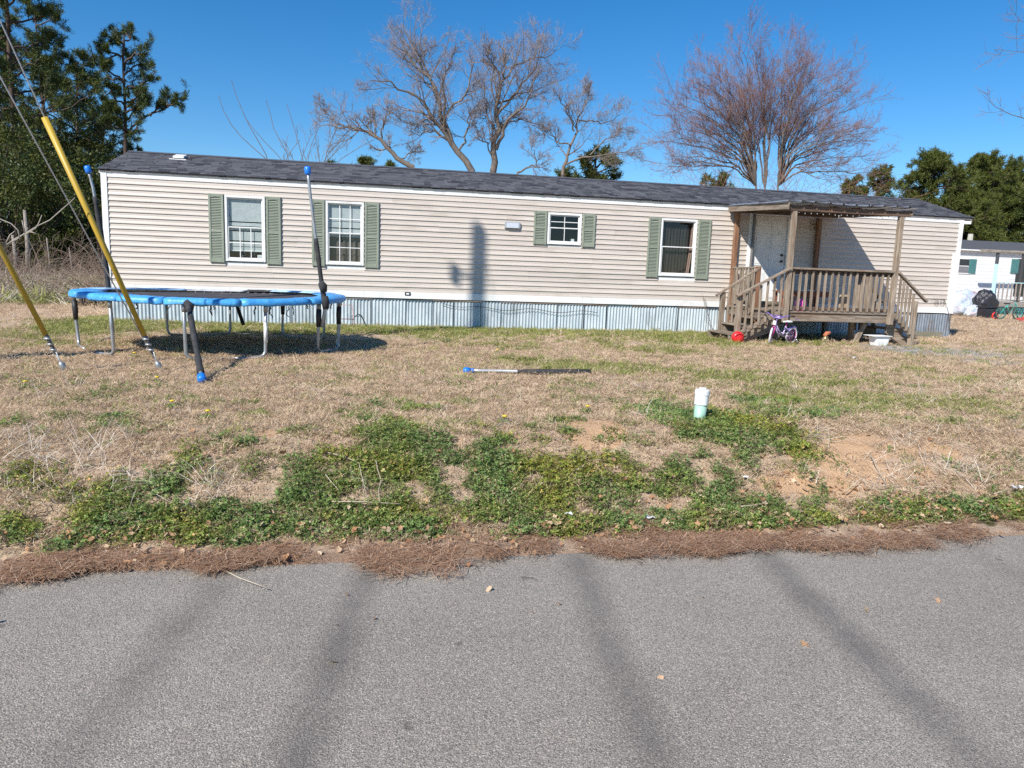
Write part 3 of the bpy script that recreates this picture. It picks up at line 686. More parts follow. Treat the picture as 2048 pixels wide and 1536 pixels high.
# white tub
p = on_ground(1768, 692); gz = float(g(p[0], p[1])); TX = (p[0], p[1]+.16, gz)
tb = thing('wash_tub', 'white plastic wash tub with a broken flared rim under the right porch stairs', 'tub', TX)
mb = MB(); sec = [(.13,.10,.0),(.145,.115,.08),(.155,.12,.165),(.215,.16,.178),(.215,.16,.190),(.15,.112,.186),(.135,.10,.04)]
def rr_ring(hx, hy, z, rc_=.03):
    pts = []
    for (sx, sy, a0) in ((1,1,0),(-1,1,90),(-1,-1,180),(1,-1,270)):
        for a in (0, 30, 60, 90):
            t = math.radians(a0+a); pts.append((TX[0]+sx*(hx-rc_)+rc_*math.cos(t)-.03*(z > .17), TX[1]+sy*(hy-rc_)+rc_*math.sin(t), TX[2]+z))
    return pts
vs = []; 
for (hx, hy, z) in sec: vs += rr_ring(hx*.98, hy, z)
fs = [tuple(range(16))[::-1]]+[(i*16+j, i*16+(j+1) % 16, (i+1)*16+(j+1) % 16, (i+1)*16+j) for i in range(len(sec)-1) for j in range(16)]+[tuple(range(96, 112))]
obj('tub_shell', mb.add(vs, fs), m_white, tb)
obj('tub_rim', MB().tube([v for v in rr_ring(.212, .157, .184)], .006, 6, closed=True), m_white, tb)

# ---------------------------------------------------------------- pink bicycle
fp = on_ground(1541, 688); rp = on_ground(1583, 688)
fx = Vector((fp[0], fp[1], float(g(fp[0], fp[1])))); rx_ = Vector((rp[0], rp[1]+.06, float(g(rp[0], rp[1]))))
hd = math.atan2(fx.y-rx_.y, fx.x-rx_.x)
bike = thing('bicycle', "small child's pink and purple bicycle with white tyres leaning by the porch front corner", 'bicycle', (rx_.x, rx_.y, rx_.z+.0), rot=(math.radians(-7), 0, hd))
m_tyre = M('white_tyre', (.72,.70,.70), (.60,.57,.58), 12, .6); m_mag = M('magenta_paint', (.50,.035,.27), (.42,.03,.22), 5, .3)
m_pur = M('purple_paint', (.20,.13,.42), (.15,.10,.33), 5, .35); m_lpur = M('lilac_print', (.62,.50,.70), (.45,.32,.58), 12, .4); m_chr = M('chrome', (.6,.6,.62), (.5,.5,.52), 5, .25, metal=1.0)
BW = .62; RW = .155
def wheel(cx, cz, steer=0, nm='wheel'):
    rot = Matrix.Rotation(steer, 3, 'Z'); T = lambda x, y, z: tuple(Vector((cx, 0, cz))+rot@Vector((x, y, z)))
    w = obj(nm, MB().tube([T(RW*.80*math.cos(a), 0, RW*.80*math.sin(a)) for a in np.linspace(0, 2*math.pi, 25)[:-1]], .008, 5, closed=True), m_mag, bike)
    obj('tyre', MB().tube([T(RW*.93*math.cos(a), 0, RW*.93*math.sin(a)) for a in np.linspace(0, 2*math.pi, 29)[:-1]], .018, 8, closed=True), m_tyre, w)
    mb = MB()
    for i in range(14):
        a = 2*math.pi*i/14; mb.tube([T(.012*math.cos(a+.6), .012*(-1)**i, .012*math.sin(a+.6)), T(RW*.79*math.cos(a), 0, RW*.79*math.sin(a))], .0016, 4)
    obj('spokes', mb, m_chr, w); obj('hub', MB().tube([T(0,-.03,0), T(0,.03,0)], .014, 8), m_chr, w)
    return w
rw = wheel(0, RW); fw = wheel(BW-.02, RW, math.radians(32))
obj('fork', MB().tube([(BW-.085,0,.40),(BW-.07,0,.34)], .016, 8).tube([(BW-.07,.0,.35),(BW-.055,.03,.32),(BW-.02,.032,RW)], .010, 7).tube([(BW-.07,.0,.35),(BW-.055,-.03,.32),(BW-.02,-.032,RW)], .010, 7), m_mag, bike)
obj('frame', MB().tube([(BW-.09,0,.42),(BW-.075,0,.33)], .020, 10).tube([(BW-.085,0,.39),(.42,0,.27),(.27,0,.17)], .017, 8).tube([(BW-.08,0,.345),(.44,0,.22),(.27,0,.15)], .014, 8)
    .tube([(.27,0,.15),(.215,0,.34)], .014, 8).tube([(.27,.02,.15),(0,.035,RW)], .008, 6).tube([(.27,-.02,.15),(0,-.035,RW)], .008, 6).tube([(.225,.01,.32),(0,.035,RW)], .008, 6).tube([(.225,-.01,.32),(0,-.035,RW)], .008, 6), m_lpur, bike)
obj('seat_post', MB().tube([(.22,0,.32),(.205,0,.42)], .010, 7), m_mag, bike)
mb = MB(); vs = []
for i, (x, w_, z) in enumerate(((.10,.055,.435),(.14,.07,.44),(.20,.055,.432),(.27,.025,.432),(.32,.012,.43))):
    for (y, dz) in ((-w_, -.012), (-w_*.7, .006), (0, .012), (w_*.7, .006), (w_, -.012), (0, -.02)): vs.append((x, y, z+dz))
mb.add(vs, [(i*6+j, (i+1)*6+j, (i+1)*6+(j+1) % 6, i*6+(j+1) % 6) for i in range(4) for j in range(6)]+[(0,1,2,3,4,5), (24,25,26,27,28,29)[::-1]], True); obj('saddle', mb, m_tyre, bike)
st = Matrix.Rotation(math.radians(32), 3, 'Z'); hx = Vector((BW-.10, 0, 0))
H = lambda x, y, z: tuple(hx+st@Vector((x, y, z)))
obj('handlebar', MB().tube([H(0,0,.40),H(0,0,.50)], .011, 8).tube([H(-.05,-.24,.56),H(.0,-.17,.565),H(.02,-.06,.50),H(.02,.06,.50),H(.0,.17,.565),H(-.05,.24,.56)], .010, 8).tube([H(.01,-.12,.54),H(.01,.12,.54)], .008, 6), m_pur, bike)
for s_ in (-1, 1): obj('grip', MB().tube([H(-.02,s_*.20,.563),H(-.08,s_*.29,.558)], .015, 8), m_black, bike)
for s_ in (-1, 1):
    mb = MB()
    for i in range(7): mb.tube([H(-.08,s_*.29,.557),H(-.10+.02*math.sin(i),s_*(.32+.01*i),.54-.01*i),H(-.11+.02*i*.3,s_*(.31+.012*i),.47+.012*i)], .0022, 4)
    obj('streamers', mb, m_pur, bike)
obj('handlebar_pad', MB().bbox(BW-.13,-.05,.49,BW-.09,.05,.54,.01), m_lpur, bike)
obj('front_plate', MB().bbox(BW-.055,-.035,.37,BW-.045,.035,.45,.01), m_tyre, bike)
obj('chain_guard', MB().tube([(.0,-.055,RW+.01),(.10,-.057,RW+.028),(.22,-.057,RW+.045),(.31,-.055,RW+.02),(.30,-.055,.115)], .02, 6), m_tyre, bike)
ck = obj('crank', MB().tube([(.27,-.06,.15),(.34,-.07,.09)], .008, 6).tube([(.27,.04,.15),(.20,.06,.21)], .008, 6).tube([(.27,-.06,.15),(.27,.05,.15)], .014, 8), m_black, bike)
obj('pedal', MB().bbox(.31,-.14,.08,.38,-.075,.10,.005), m_black, ck); obj('pedal', MB().bbox(.165,.065,.20,.235,.13,.22,.005), m_black, ck)
obj('rear_fender', MB().tube([(RW*1.09*math.cos(a), 0, RW+RW*1.09*math.sin(a)) for a in np.linspace(.5, 2.3, 10)], .017, 6), m_pur, bike)
obj('wheel_cover', MB().lathe([(.10,-.022),(.11,-.028),(.06,-.034),(.0,-.036)], 20, (0,0,RW), axis=1), M('pink_cover', (.66,.18,.40), (.30,.10,.25), 20, .4), rw)
tw = obj('stabiliser_arm', MB().tube([(0,-.04,RW),(-.01,-.13,.10),(-.01,-.15,.055)], .008, 6).tube([(0,.04,RW),(-.01,.13,.10),(-.01,.15,.055)], .008, 6), m_chr, bike)
for s_ in (-1, 1): obj('stabiliser_wheel', MB().lathe([(.045,-.012),(.05,-.008),(.05,.008),(.045,.012)], 16, (-.01, s_*.165, .05), axis=1), m_black, bike)

# ---------------------------------------------------------------- pink toy frame, hose, iron scrolls
p = at(693, 655, -.25); gz = float(g(p[0], p[1]))
tc = thing('toy_stroller_frame', 'broken pink metal toy stroller frame against the skirting by the trampoline', 'toy frame', (p[0], p[1], gz))
mpk = M('faded_pink_paint', (.52,.26,.27), (.42,.24,.22), 12, .5); x0 = p[0]
mb = MB()
for s_ in (-1, 1):
    mb.tube([(x0+s_*.17, -.32, gz+.0), (x0+s_*.13, -.22, gz+.24), (x0+s_*.10, -.16, gz+.42)], .007, 6); mb.tube([(x0+s_*.10, -.12, gz), (x0+s_*.14, -.25, gz+.24)], .006, 6)
obj('side_frames', mb, mpk, tc)
obj('cross_bar', MB().tube([(x0-.10,-.16,gz+.42),(x0+.10,-.16,gz+.42)], .006, 6), mpk, tc); obj('cross_bar', MB().tube([(x0-.15,-.27,gz+.15),(x0+.15,-.27,gz+.15)], .008, 6), M('dull_red_bar', (.20,.05,.06), (.15,.05,.05), 8, .5), tc)
obj('cross_bar', MB().tube([(x0-.16,-.30,gz+.03),(x0+.16,-.30,gz+.03)], .006, 6), mpk, tc)
hs_ = obj('garden_hose', MB().tube([(x0+.16,-.24,gz+.19),(x0+.22,-.22,gz+.25),(x0+.28,-.2,gz+.22),(x0+.36,-.2,gz+.06),(x0+.40,-.22,gz+.01)], .011, 8), m_black)
tag(hs_, 'short curved black rubber hose arching out of the grass beside the pink toy frame', 'hose')
for px in (1872, 1886):
    p = at(px, 604, -.06)
sc_ = thing('iron_scroll', 'thin black wrought iron scrollwork hook leaning on the right end of the skirting', 'iron hook', (17.75, -.06, .6))
mb = MB(); q = at(1873, 605, -.06); q2 = at(1885, 604, -.06); q3 = at(1897, 624, -.06); q0 = at(1862, 600, -.06)
for c in (q, q2): mb.tube([(c[0]+.06*math.cos(a)*(1-.05*a), -.06, c[2]+.06*math.sin(a)*(1-.05*a)) for a in np.linspace(0, 8, 24)], .004, 5)
obj('scroll', mb, m_black, sc_); obj('stem', MB().tube([tuple(q0), (q[0], -.06, q[2]+.07), (q2[0]+.05, -.06, q2[2]+.05), tuple(q3), (q3[0]+.1,-.07,.1)], .004, 5), m_black, sc_)
# wire standing by the stair post
wr = MB()
for k in range(3): wr.tube([at(1404+k*3, 588+k*4, -.08), at(1410+k*2, 615, -.10), at(1420-k*5, 640, -.13), at(1425+k*3, 664, -.16)], .003, 4)
tag(obj('dead_vine', wr, M('dry_vine', (.16,.12,.09), (.10,.08,.06), 9, .9)), 'thin dry vine stems climbing the skirting left of the porch stairs', 'vine')
# ---------------------------------------------------------------- trampoline
TC = (2.74, -4.25); RR = 1.69; ZP = .71
tramp = thing('trampoline', 'round backyard trampoline with torn blue pad and grey steel legs', 'trampoline', (TC[0], TC[1], 0))
m_pad, n, l, b = newmat('blue_pvc_pad')
v = coords(n, l, (1,1,1), False); f = noise(n, l, v, 9, 5); f2 = noise(n, l, v, 45, 4)
c = mixc(n, l, ramp(n, l, f, .4, .6), (.05,.29,.64), (.08,.38,.74)); c = mixc(n, l, ramp(n, l, f2, .62, .72), c, (.50,.66,.82))
l.new(c, b.inputs['Base Color']); b.inputs['Roughness'].default_value = .45
bp = n.new('ShaderNodeBump'); bp.inputs['Strength'].default_value = .6; bp.inputs['Distance'].default_value = .01; l.new(noise(n, l, v, 14, 4), bp.inputs['Height']); l.new(bp.outputs[0], b.inputs['Normal'])
def ring_pt(a, r, z): return (TC[0]+r*math.cos(a), TC[1]+r*math.sin(a), z)
def zrim(a): return ZP+.012*math.sin(a*2+1)
obj('rim', MB().tube([ring_pt(a, RR, zrim(a)-.03) for a in np.linspace(0, 2*math.pi, 73)[:-1]], .022, 8, closed=True), m_steel, tramp)
# jumping mat
mb = MB(); vs = [(TC[0], TC[1], ZP-.055)]; nn = 72
for k in range(1, 7):
    for j in range(nn): a = 2*math.pi*j/nn; vs.append(ring_pt(a, 1.42*k/6, zrim(a)-.012-.04*(1-(k/6)**2)))
fs = [(0, 1+j, 1+(j+1) % nn) for j in range(nn)]+[(1+(k-1)*nn+j, 1+k*nn+j, 1+k*nn+(j+1) % nn, 1+(k-1)*nn+(j+1) % nn) for k in range(1, 6) for j in range(nn)]
obj('jumping_mat', mb.add(vs, fs, True), M('black_mesh_mat', (.055,.05,.055), (.04,.038,.042), 6, .75, c3=(.10,.09,.09)), tramp)
sp = MB().tube([(0,0,0),(.25,0,0)], .0075, 5).mesh('spring', m_steel)
for j in range(72): a = 2*math.pi*(j+.5)/72; inst('spring', sp, tramp, ring_pt(a, 1.42, zrim(a)-.014), (0, 0, a))
# pad in segments; the rear ones are torn back or missing
rp_ = np.random.default_rng(9)
def pad(a0, a1, lift=0, m=m_pad, r_in=1.36, drop=.055, lab=None, seed=0):
    rg = np.random.default_rng(seed+50); n_ = max(6, int((a1-a0)/.045)); aa = np.linspace(a0, a1, n_+1); vs = []
    w1_, w2_, w3_ = [np.interp(aa, np.linspace(a0, a1, 9), rg.normal(size=9)) for _ in range(3)]
    w4_ = np.interp(aa, np.linspace(a0, a1, n_//2+2), rg.normal(size=n_//2+2))
    for i, a in enumerate(aa):
        z = zrim(a); 
        prof = [(r_in+.01*w1_[i], z+.012+lift*.6), (r_in+.08, z+.022+lift+.004*w2_[i]), (RR-.06, z+.026+lift*.7+.003*w1_[i]), (RR+.03, z+.018+lift*.3), (RR+.050+.003*w2_[i], z-.008),
                (RR+.053+.004*w3_[i], z-.04), (RR+.046+.004*w4_[i], z-drop+.007*w3_[i]+.004*w4_[i]), (RR+.030, z-drop+.010+.007*w3_[i]), (RR+.026, z-.02), (r_in+.08, z+.002+lift), (r_in+.0, z+.004+lift*.6)]
        vs += [ring_pt(a, r, zz) for r, zz in prof]
    K = 11; fs = [(i*K+j, (i+1)*K+j, (i+1)*K+(j+1) % K, i*K+(j+1) % K) for i in range(n_) for j in range(K)]+[tuple(range(K)), tuple(range(n_*K, n_*K+K))[::-1]]
    o = obj('pad', MB().add(vs, fs, True), m, tramp)
    if lab: o['label'] = lab
D = math.radians
m_padp = M('faded_pad', (.30,.50,.72), (.42,.58,.74), 8, .4, .3, 20)
m_padw = M('bare_foam', (.62,.63,.62), (.50,.52,.54), 8, .8, .5, 20)
for i, (a0, a1) in enumerate(((180,216),(216,243),(243,262),(262,290),(290,321),(321,352))): pad(D(a0+.2), D(a1-.2), 0, seed=i)
pad(D(-8), D(24), .0, m_pad, drop=.03, seed=11); pad(D(24.5), D(66), .02, m_padp, drop=.02, seed=12, lab='faded pale blue pad section')
pad(D(67), D(84), .012, m_black, r_in=1.5, drop=.02, seed=13, lab='torn dark pad section'); pad(D(85), D(118), .0, m_padw, r_in=1.45, drop=.02, seed=14, lab='bare foam pad section with cover gone')
pad(D(118.5), D(179.5), .012, m_padp, drop=.03, seed=15, lab='faded pale blue pad section')
# legs: each foot turns in and runs on as a ground bar
ANG = [195, 238, 269, 300, 328, 350, 34, 65, 94, 126, 157, 12]
prs = {195: 1, 238: -1, 269: 1, 300: -1, 328: 1, 350: -1, 34: 1, 65: -1, 94: 1, 126: -1, 157: 1, 12: -1}
for a in ANG:
    t = D(a); s_ = prs[a]; mt = m_steel
    top = ring_pt(t, RR-.005, zrim(t)-.045); z0 = float(g(*ring_pt(t, RR, 0)[:2]))
    pts = [top, ring_pt(t, RR-.015, .35), ring_pt(t, RR-.03, z0+.09), ring_pt(t+s_*.012, RR-.033, z0+.045), ring_pt(t+s_*.04, RR-.035, z0+.022), ring_pt(t+s_*.16, RR-.06, z0+.012), ring_pt(t+s_*.25, RR-.08, z0+.010)]
    lg = obj('leg', MB().tube(pts, .0205, 9), mt, tramp)
    obj('socket', MB().tube([ring_pt(t, RR-.004, zrim(t)-.03), ring_pt(t, RR-.006, zrim(t)-.13)], .026, 9), m_steel, lg)
    if a in (195, 300, 328, 350, 65):
        zt = .52 if a != 300 else .42
        obj('foam_wrap' if a != 300 else 'tape_wrap', MB().tube([ring_pt(t, RR-.007, zrim(t)-.12), ring_pt(t, RR-.012, zt-.02), ring_pt(t, RR-.014, .36)] if a != 300 else [ring_pt(t, RR-.014, .45), ring_pt(t, RR-.02, .20)],
            [.033, .036, .029] if a != 300 else .023, 8), m_black if a != 300 else m_white, lg)
# torn ties hanging under the pad
mb = MB(); rt = random.Random(4)
for k in range(46):
    a = D(rt.choice((rt.uniform(185, 350), rt.uniform(0, 180)))); ln = rt.uniform(.03, .16); r = RR-rt.uniform(-.02, .12); z = zrim(a)-.06
    w = rt.uniform(.004, .012)
    pts = [ring_pt(a+rt.uniform(-.006, .006)*i, r+rt.uniform(-.01, .01), z-ln*i/4) for i in range(5)]
    mb.tube(pts, [w*.5, w, w*.6, w, w*.3], 4)
ht = obj('hanging_ties', mb, m_black, tramp)
# enclosure poles: foam sleeve, bare tube, blue cap
m_cap = M('blue_cap', (.015,.20,.72), (.012,.17,.62), 5, .4); m_foam = M('black_foam_sleeve', (.025,.025,.028), (.04,.04,.042), 14, .9, .5, 30, c3=(.06,.055,.05))
def pole(pts, k_foam, cap_end=-1, parent=tramp, nm='enclosure_pole', tape=None):
    P_ = resample(pts, 15); o = obj(nm, MB().tube([tuple(p) for p in P_], .019, 9), m_steel, parent)
    a, b2 = k_foam; seg = P_[a:b2]; rg = np.random.default_rng(len(pts)*3+a)
    if len(seg) > 1: obj('foam_sleeve', MB().tube([tuple(p) for p in resample(seg, 14)], list(.031+.003*rg.normal(size=14)), 9), m_foam, o)
    e = P_[cap_end]; d = unit(P_[cap_end]-P_[-2 if cap_end == -1 else 1])
    obj('cap', MB().tube([tuple(e-d*.07), tuple(e-d*.06), tuple(e+d*.015), tuple(e+d*.03)], [.03, .040, .042, .028], 12), m_cap, o)
    return o
a = D(328); bpt = ring_pt(a, RR+.03, 0)
tp = at(615, 338, bpt[1]); m1 = at(621, 395, bpt[1]); m2 = at(634, 497, bpt[1]); m3 = at(645, 580, bpt[1]); m4 = at(651, 612, bpt[1])
pole([(bpt[0]+.0, bpt[1], .36), m4, m3, m2, m1, tp], (2, 9))
obj('tape_knot', MB().tube([at(642, 565, bpt[1]), at(646, 572, bpt[1]-.02), at(648, 584, bpt[1]-.01)], [.04, .055, .04], 8), m_foam, tramp)
obj('tape_knot', MB().tube([at(649, 592, bpt[1]), at(651, 606, bpt[1]), at(652, 618, bpt[1])], [.045, .05, .038], 8), m_foam, tramp)
a = D(165); yb = TC[1]+RR*math.sin(a)
pole([at(220, 600, yb), at(208, 500, yb), at(185, 370, yb), at(175, 336, yb)], (0, 12))
q = on_ground(404, 768); tq = at(376, 606, -5.98)
pole([tuple(tq), tuple((np.array(tq)*.5+np.array([q[0], q[1], .03])*.5)), (q[0], q[1], float(g(q[0], q[1]))+.045)], (0, 14))
obj('tape_knot', MB().tube([tuple(tq+np.array([-.02,-.03,.02])), tuple(tq+np.array([.03,-.04,-.03])), tuple(tq+np.array([.01,-.03,-.10]))], [.035, .055, .045], 8), m_foam, tramp)
qa = at(470, 600, -2.75); qb = at(487, 650, -2.75); obj('foam_sleeve', MB().tube([tuple(qa), tuple(qb)], .028, 8), m_foam, tramp)
qa = at(575, 640, -2.9); qb = at(621, 648, -2.9)
# pole lying on the lawn
a_ = on_ground(932, 746); b_ = on_ground(1174, 749)
for pp in (a_, b_): pp[2] = float(g(pp[0], pp[1]))
lp = thing('fallen_pole', 'trampoline net pole lying flat on the lawn, half steel, half black foam, blue cap', 'pole', tuple((a_+b_)/2))
ls = [a_+(b_-a_)*t+np.array([0, .02*math.sin(t*7), .025]) for t in np.linspace(0, 1, 9)]
o = obj('steel_tube', MB().tube([tuple(p) for p in ls], .019, 9), M('pale_steel', (.55,.56,.56), (.45,.46,.47), 6, .4, metal=.4), lp)
obj('foam_sleeve', MB().tube([tuple(ls[3]), tuple(ls[4]), tuple(ls[5]), tuple(ls[6]), tuple(ls[7]), tuple(ls[8]+np.array([.04,0,0]))], [.012, .030, .036, .035, .038, .036], 9), m_foam, lp)
obj('cap', MB().tube([tuple(ls[0]+np.array([-.03,0,0])), tuple(ls[0]), tuple(ls[0]+np.array([.05,0,0]))], [.03,.042,.032], 12).tube([tuple(ls[0]+np.array([.06,0,.0])), tuple(ls[0]+np.array([.09,0,0]))], .03, 10), m_cap, lp)

# ---------------------------------------------------------------- utility pole (outside the frame on the left; throws the long shadow) and its guys
UP = (-1.42, -8.25); UZ = 11.7
m_pole = M('creosote_pole', (.16,.11,.075), (.10,.07,.05), 5, .9, .4, 20, stretch=(3,3,.2))
up = thing('utility_pole', 'tall brown wooden utility pole standing left of the trampoline', 'utility pole', (UP[0], UP[1], -.1))
obj('pole_shaft', MB().tube([(UP[0], UP[1], z) for z in (-.2, 3, 6, 9, UZ)], [.155, .145, .135, .125, .115], 14), m_pole, up)
tr = obj('junction_can', MB().lathe([(.03,0),(.07,.02),(.08,.06),(.08,.30),(.07,.34),(.03,.36)], 14, (UP[0]-.42, UP[1]+.05, UZ-1.15)), M('transformer_grey', (.35,.36,.36), (.30,.31,.31), 4, .5), up)
obj('bracket', MB().box(UP[0]-.36, UP[1]+.02, UZ-.98, UP[0]-.10, UP[1]+.06, UZ-.94), m_steel, tr)
obj('insulator', MB().lathe([(.03,0),(.07,.02),(.04,.06),(.07,.08),(.04,.12)], 12, (UP[0], UP[1], UZ)), m_white, up)
m_wire = M('guy_strand', (.62,.63,.64), (.50,.51,.52), 20, .6); m_yel = M('yellow_guard_plastic', (.50,.33,.035), (.42,.28,.03), 4, .45, .2, 20, c3=(.30,.22,.05), stretch=(2,2,.5))
def guy(base_px, pts_px, g0, g1, label, ztop, frac):
    A = on_ground(*base_px); A[2] = float(g(A[0], A[1])); T = np.array([UP[0]+.12, UP[1]+.02, ztop])
    gy = thing('guy_wire', label, 'guy wire', tuple(A)); d = T-A; Ld = np.linalg.norm(d); u = d/Ld
    obj('wire', MB().tube([tuple(A+u*.25), tuple(T)], .0065, 6), m_wire, gy)
    obj('anchor_rod', MB().tube([tuple(A-u*.15), tuple(A+u*.10)], .014, 8), m_steel, gy)
    e = A+u*.08
    obj('anchor_eye', MB().tube([tuple(A+u*.0), tuple(A+u*.03), tuple(A+u*.08), tuple(A+u*.11)], [.014, .030, .030, .014], 10), m_steel, gy)
    s_ = np.array([.018, -.02, 0])
    for k in (-1, 1): obj('strand_loop', MB().tube([tuple(e), tuple(A+u*.22+s_*k)], .005, 6), m_wire, gy)
    obj('grip_wrap', MB().tube([tuple(A+u*.19), tuple(A+u*.22), tuple(A+u*.38), tuple(A+u*.41)], [.012,.018,.020,.016], 8), M('dull_grip_wrap', (.22,.225,.23), (.08,.08,.085), 22, .5, metal=.4, contrast=(.45,.5)), gy)
    for k in (.24, .30, .36): obj('clamp_bolt', MB().tube([tuple(A+u*k+np.array([-.03,-.02,0])), tuple(A+u*k+np.array([.03,-.02,0]))], .012, 6), m_steel, gy)
    gd = MB(); R_a, R_b = .024, .030
    gd.tube([tuple(A+u*g0+np.array([0,-.005,0])), tuple(A+u*(g0+g1)/2), tuple(A+u*g1)], [R_a, (R_a+R_b)/2, R_b], 10)
    obj('yellow_guard', gd, m_yel, gy)
    return A, u
A1, u1 = guy((322, 742), None, .40, 2.60, 'steel guy wire with long yellow plastic guard crossing in front of the trampoline', 11.3, 0)
obj_w = thing('guy_wire', 'bare thin steel guy strand slanting beside the yellow guarded wire, without a guard', 'guy wire', tuple(A1))
T2 = np.array([UP[0]+.12, UP[1], 9.4]); u2 = unit(T2-A1); obj('wire', MB().tube([tuple(A1+u2*.15), tuple(T2)], .0065, 6), m_wire, obj_w)
A2, u3 = guy((131, 744), None, .40, 2.9, 'steel guy wire with yellow guard at the far left edge, anchor eye in the lawn', 8.6, 0)
# dead vine caught on the guys
vn = MB()
for L in ([(-20,480),(5,495),(30,478),(45,470),(75,452),(100,440),(125,418),(140,405),(150,395)], [(40,478),(36,460),(22,447),(0,438),(-20,432)], [(52,468),(72,456),(78,445),(84,430)], [(20,485),(35,478),(50,466),(56,455)], [(50,466),(46,450),(44,440)], [(60,463),(75,468)], [(10,490),(20,470),(30,462)]):
    vn.tube([tuple(at(x, y, -7.1)) for x, y in L], list(np.linspace(.007, .0035, len(L))), 5)
tag(obj('dead_vine', vn, M('pale_dead_vine', (.40,.36,.31), (.28,.25,.21), 9, .9)), 'pale leafless vine tendrils tangled on the guy wires at the left edge', 'vine')

# ---------------------------------------------------------------- sewer cleanout pipe
p = on_ground(1398, 842); gz = float(g(p[0], p[1])); cp = thing('cleanout_pipe', 'short upright white capped plastic cleanout pipe with pale green base in weeds', 'pipe', (p[0], p[1], gz))
tl = lambda z: (p[0]+.05*z, p[1]+.02*z, gz+z*.86)
obj('pipe_body', MB().tube([tl(-.1), tl(.155)], .047, 24), M('green_pvc', (.36,.55,.44), (.30,.48,.38), 9, .45, c3=(.32,.36,.26)), cp)
obj('coupling', MB().tube([tl(.148), tl(.152), tl(.238), tl(.24)], [.047,.0545,.0545,.053], 24, smooth=False), m_white, cp)
cap = obj('screw_cap', MB().tube([tl(.2405), tl(.242), tl(.284), tl(.292), tl(.294)], [.0545,.058,.058,.050,.027], 24, smooth=False), m_white, cp)
obj('cap_nut', MB().bbox(tl(.3)[0]-.02, tl(.3)[1]-.02, tl(.294)[2], tl(.3)[0]+.02, tl(.3)[1]+.02, tl(.308)[2], .003), m_white, cap)
# ---------------------------------------------------------------- plant cover maps, in place coordinates
def blobs(lst):
    out = []
    for (cx, cy, rx, ry, s) in lst:
        c = on_ground(cx, cy); a = on_ground(cx+rx, cy); u = on_ground(cx, cy-ry); d = on_ground(cx, cy+ry)
        out.append((c[0], c[1], max(.05, abs(a[0]-c[0])), max(.05, (u[1]-d[1])/2), s))
    return out
LUSH = blobs([(640,950,230,70,1.0),(820,900,110,45,.9),(1000,960,150,70,1),(1180,960,170,75,1.0),(1290,1000,130,40,.8),(1420,860,100,55,1.2),(1470,905,80,35,.9),(1330,830,60,25,.7),
              (350,985,140,50,.9),(500,900,90,30,.5),(240,1010,90,40,.7),(700,1030,300,22,.6),(1150,1030,300,26,.8),(1600,1032,330,24,1.0),(1950,1020,200,28,1.1),(600,1040,350,22,.95),(1000,1045,350,20,.85),(200,1050,220,22,.75),(1750,1050,160,12,.6),
              (300,1060,350,22,.55),(1560,830,90,18,.6),(760,855,50,14,.5),(850,875,60,20,.6),(950,850,60,12,.5),(270,842,50,9,.6),(840,825,40,8,.5),(60,960,60,35,.35),(1580,900,40,12,.55),
              (1500,805,90,12,.45),(150,980,60,30,.5),(1480,960,60,30,.4),(1060,880,60,20,.45),(1260,880,70,25,.5)])
MID = blobs([(180,655,110,26,.9),(250,640,120,16,.8),(560,655,260,14,1),(1000,662,300,10,.9),(1300,668,170,12,.9),(960,685,130,14,.5),(1180,735,150,12,1.0),(1050,722,60,8,.6),(1330,700,120,14,.7),
             (1480,755,130,14,.9),(1640,790,140,16,1),(1830,800,150,14,1),(1980,822,90,16,1),(1560,820,100,12,.7),(1700,770,140,10,.5),(130,690,80,8,.5),(1820,740,120,10,.35),(360,640,200,10,.8),
             (1300,745,50,8,.5),(930,805,40,8,.7),(1060,810,60,8,.6),(520,830,60,6,.6),(330,815,40,6,.6),(100,790,50,7,.5),(240,815,50,6,.5),(740,840,60,9,.6),(1190,815,50,8,.5),(1930,760,120,14,.4),(1700,815,110,14,.6),(1885,845,40,6,.5),
             (1590,690,120,6,.5),(1400,682,60,8,.6)])
BARE = blobs([(1850,910,180,40,.55),(1620,985,160,25,.5),(700,870,120,16,.45),(300,900,120,20,.35),(900,880,60,14,.5),(1560,960,60,16,.6),(1330,930,30,12,.5),(1190,865,65,28,1.1),(530,868,45,14,.8),(1660,930,70,26,.9),(1640,905,110,35,.45),(1800,960,120,25,.5),(1010,905,45,18,.6),(1720,880,90,20,.4),(480,720,40,10,.4)])
GRAVEL = blobs([(1830,700,70,7,.9),(1930,706,100,9,.9),(1990,725,80,9,.8),(1740,730,120,5,.35),(1820,694,60,5,.6),(1650,740,160,5,.2)])
STALK = blobs([(110,950,130,55,1.0),(300,930,90,30,.5),(440,980,70,30,.7),(1950,930,120,50,.5),(1760,970,120,30,.7),(60,900,90,30,.6)])
LEAFY = blobs([(1000,1085,900,22,.9),(300,1110,300,25,.6),(300,1080,400,20,.9),(1000,1062,500,14,.8),(900,1015,300,20,.35),(1850,1035,250,20,.7),(1690,985,190,30,1.2),(1900,1000,140,25,.9),(1540,980,60,25,.6),(700,1075,700,14,.9),(1500,1070,500,12,.8),(1300,985,90,30,.35),(380,930,60,40,.4),(1600,690,200,8,.6)])
def field(bl, x, y):
    r = 0
    for (a, b, rx, ry, s) in bl: r = r+s*np.exp(-(((x-a)/rx)**2+((y-b)/ry)**2)*1.1)
    return r
def nz(x, y, sc, s, o=3): return fbm(np.asarray(x)*sc, np.asarray(y)*sc, s, o)
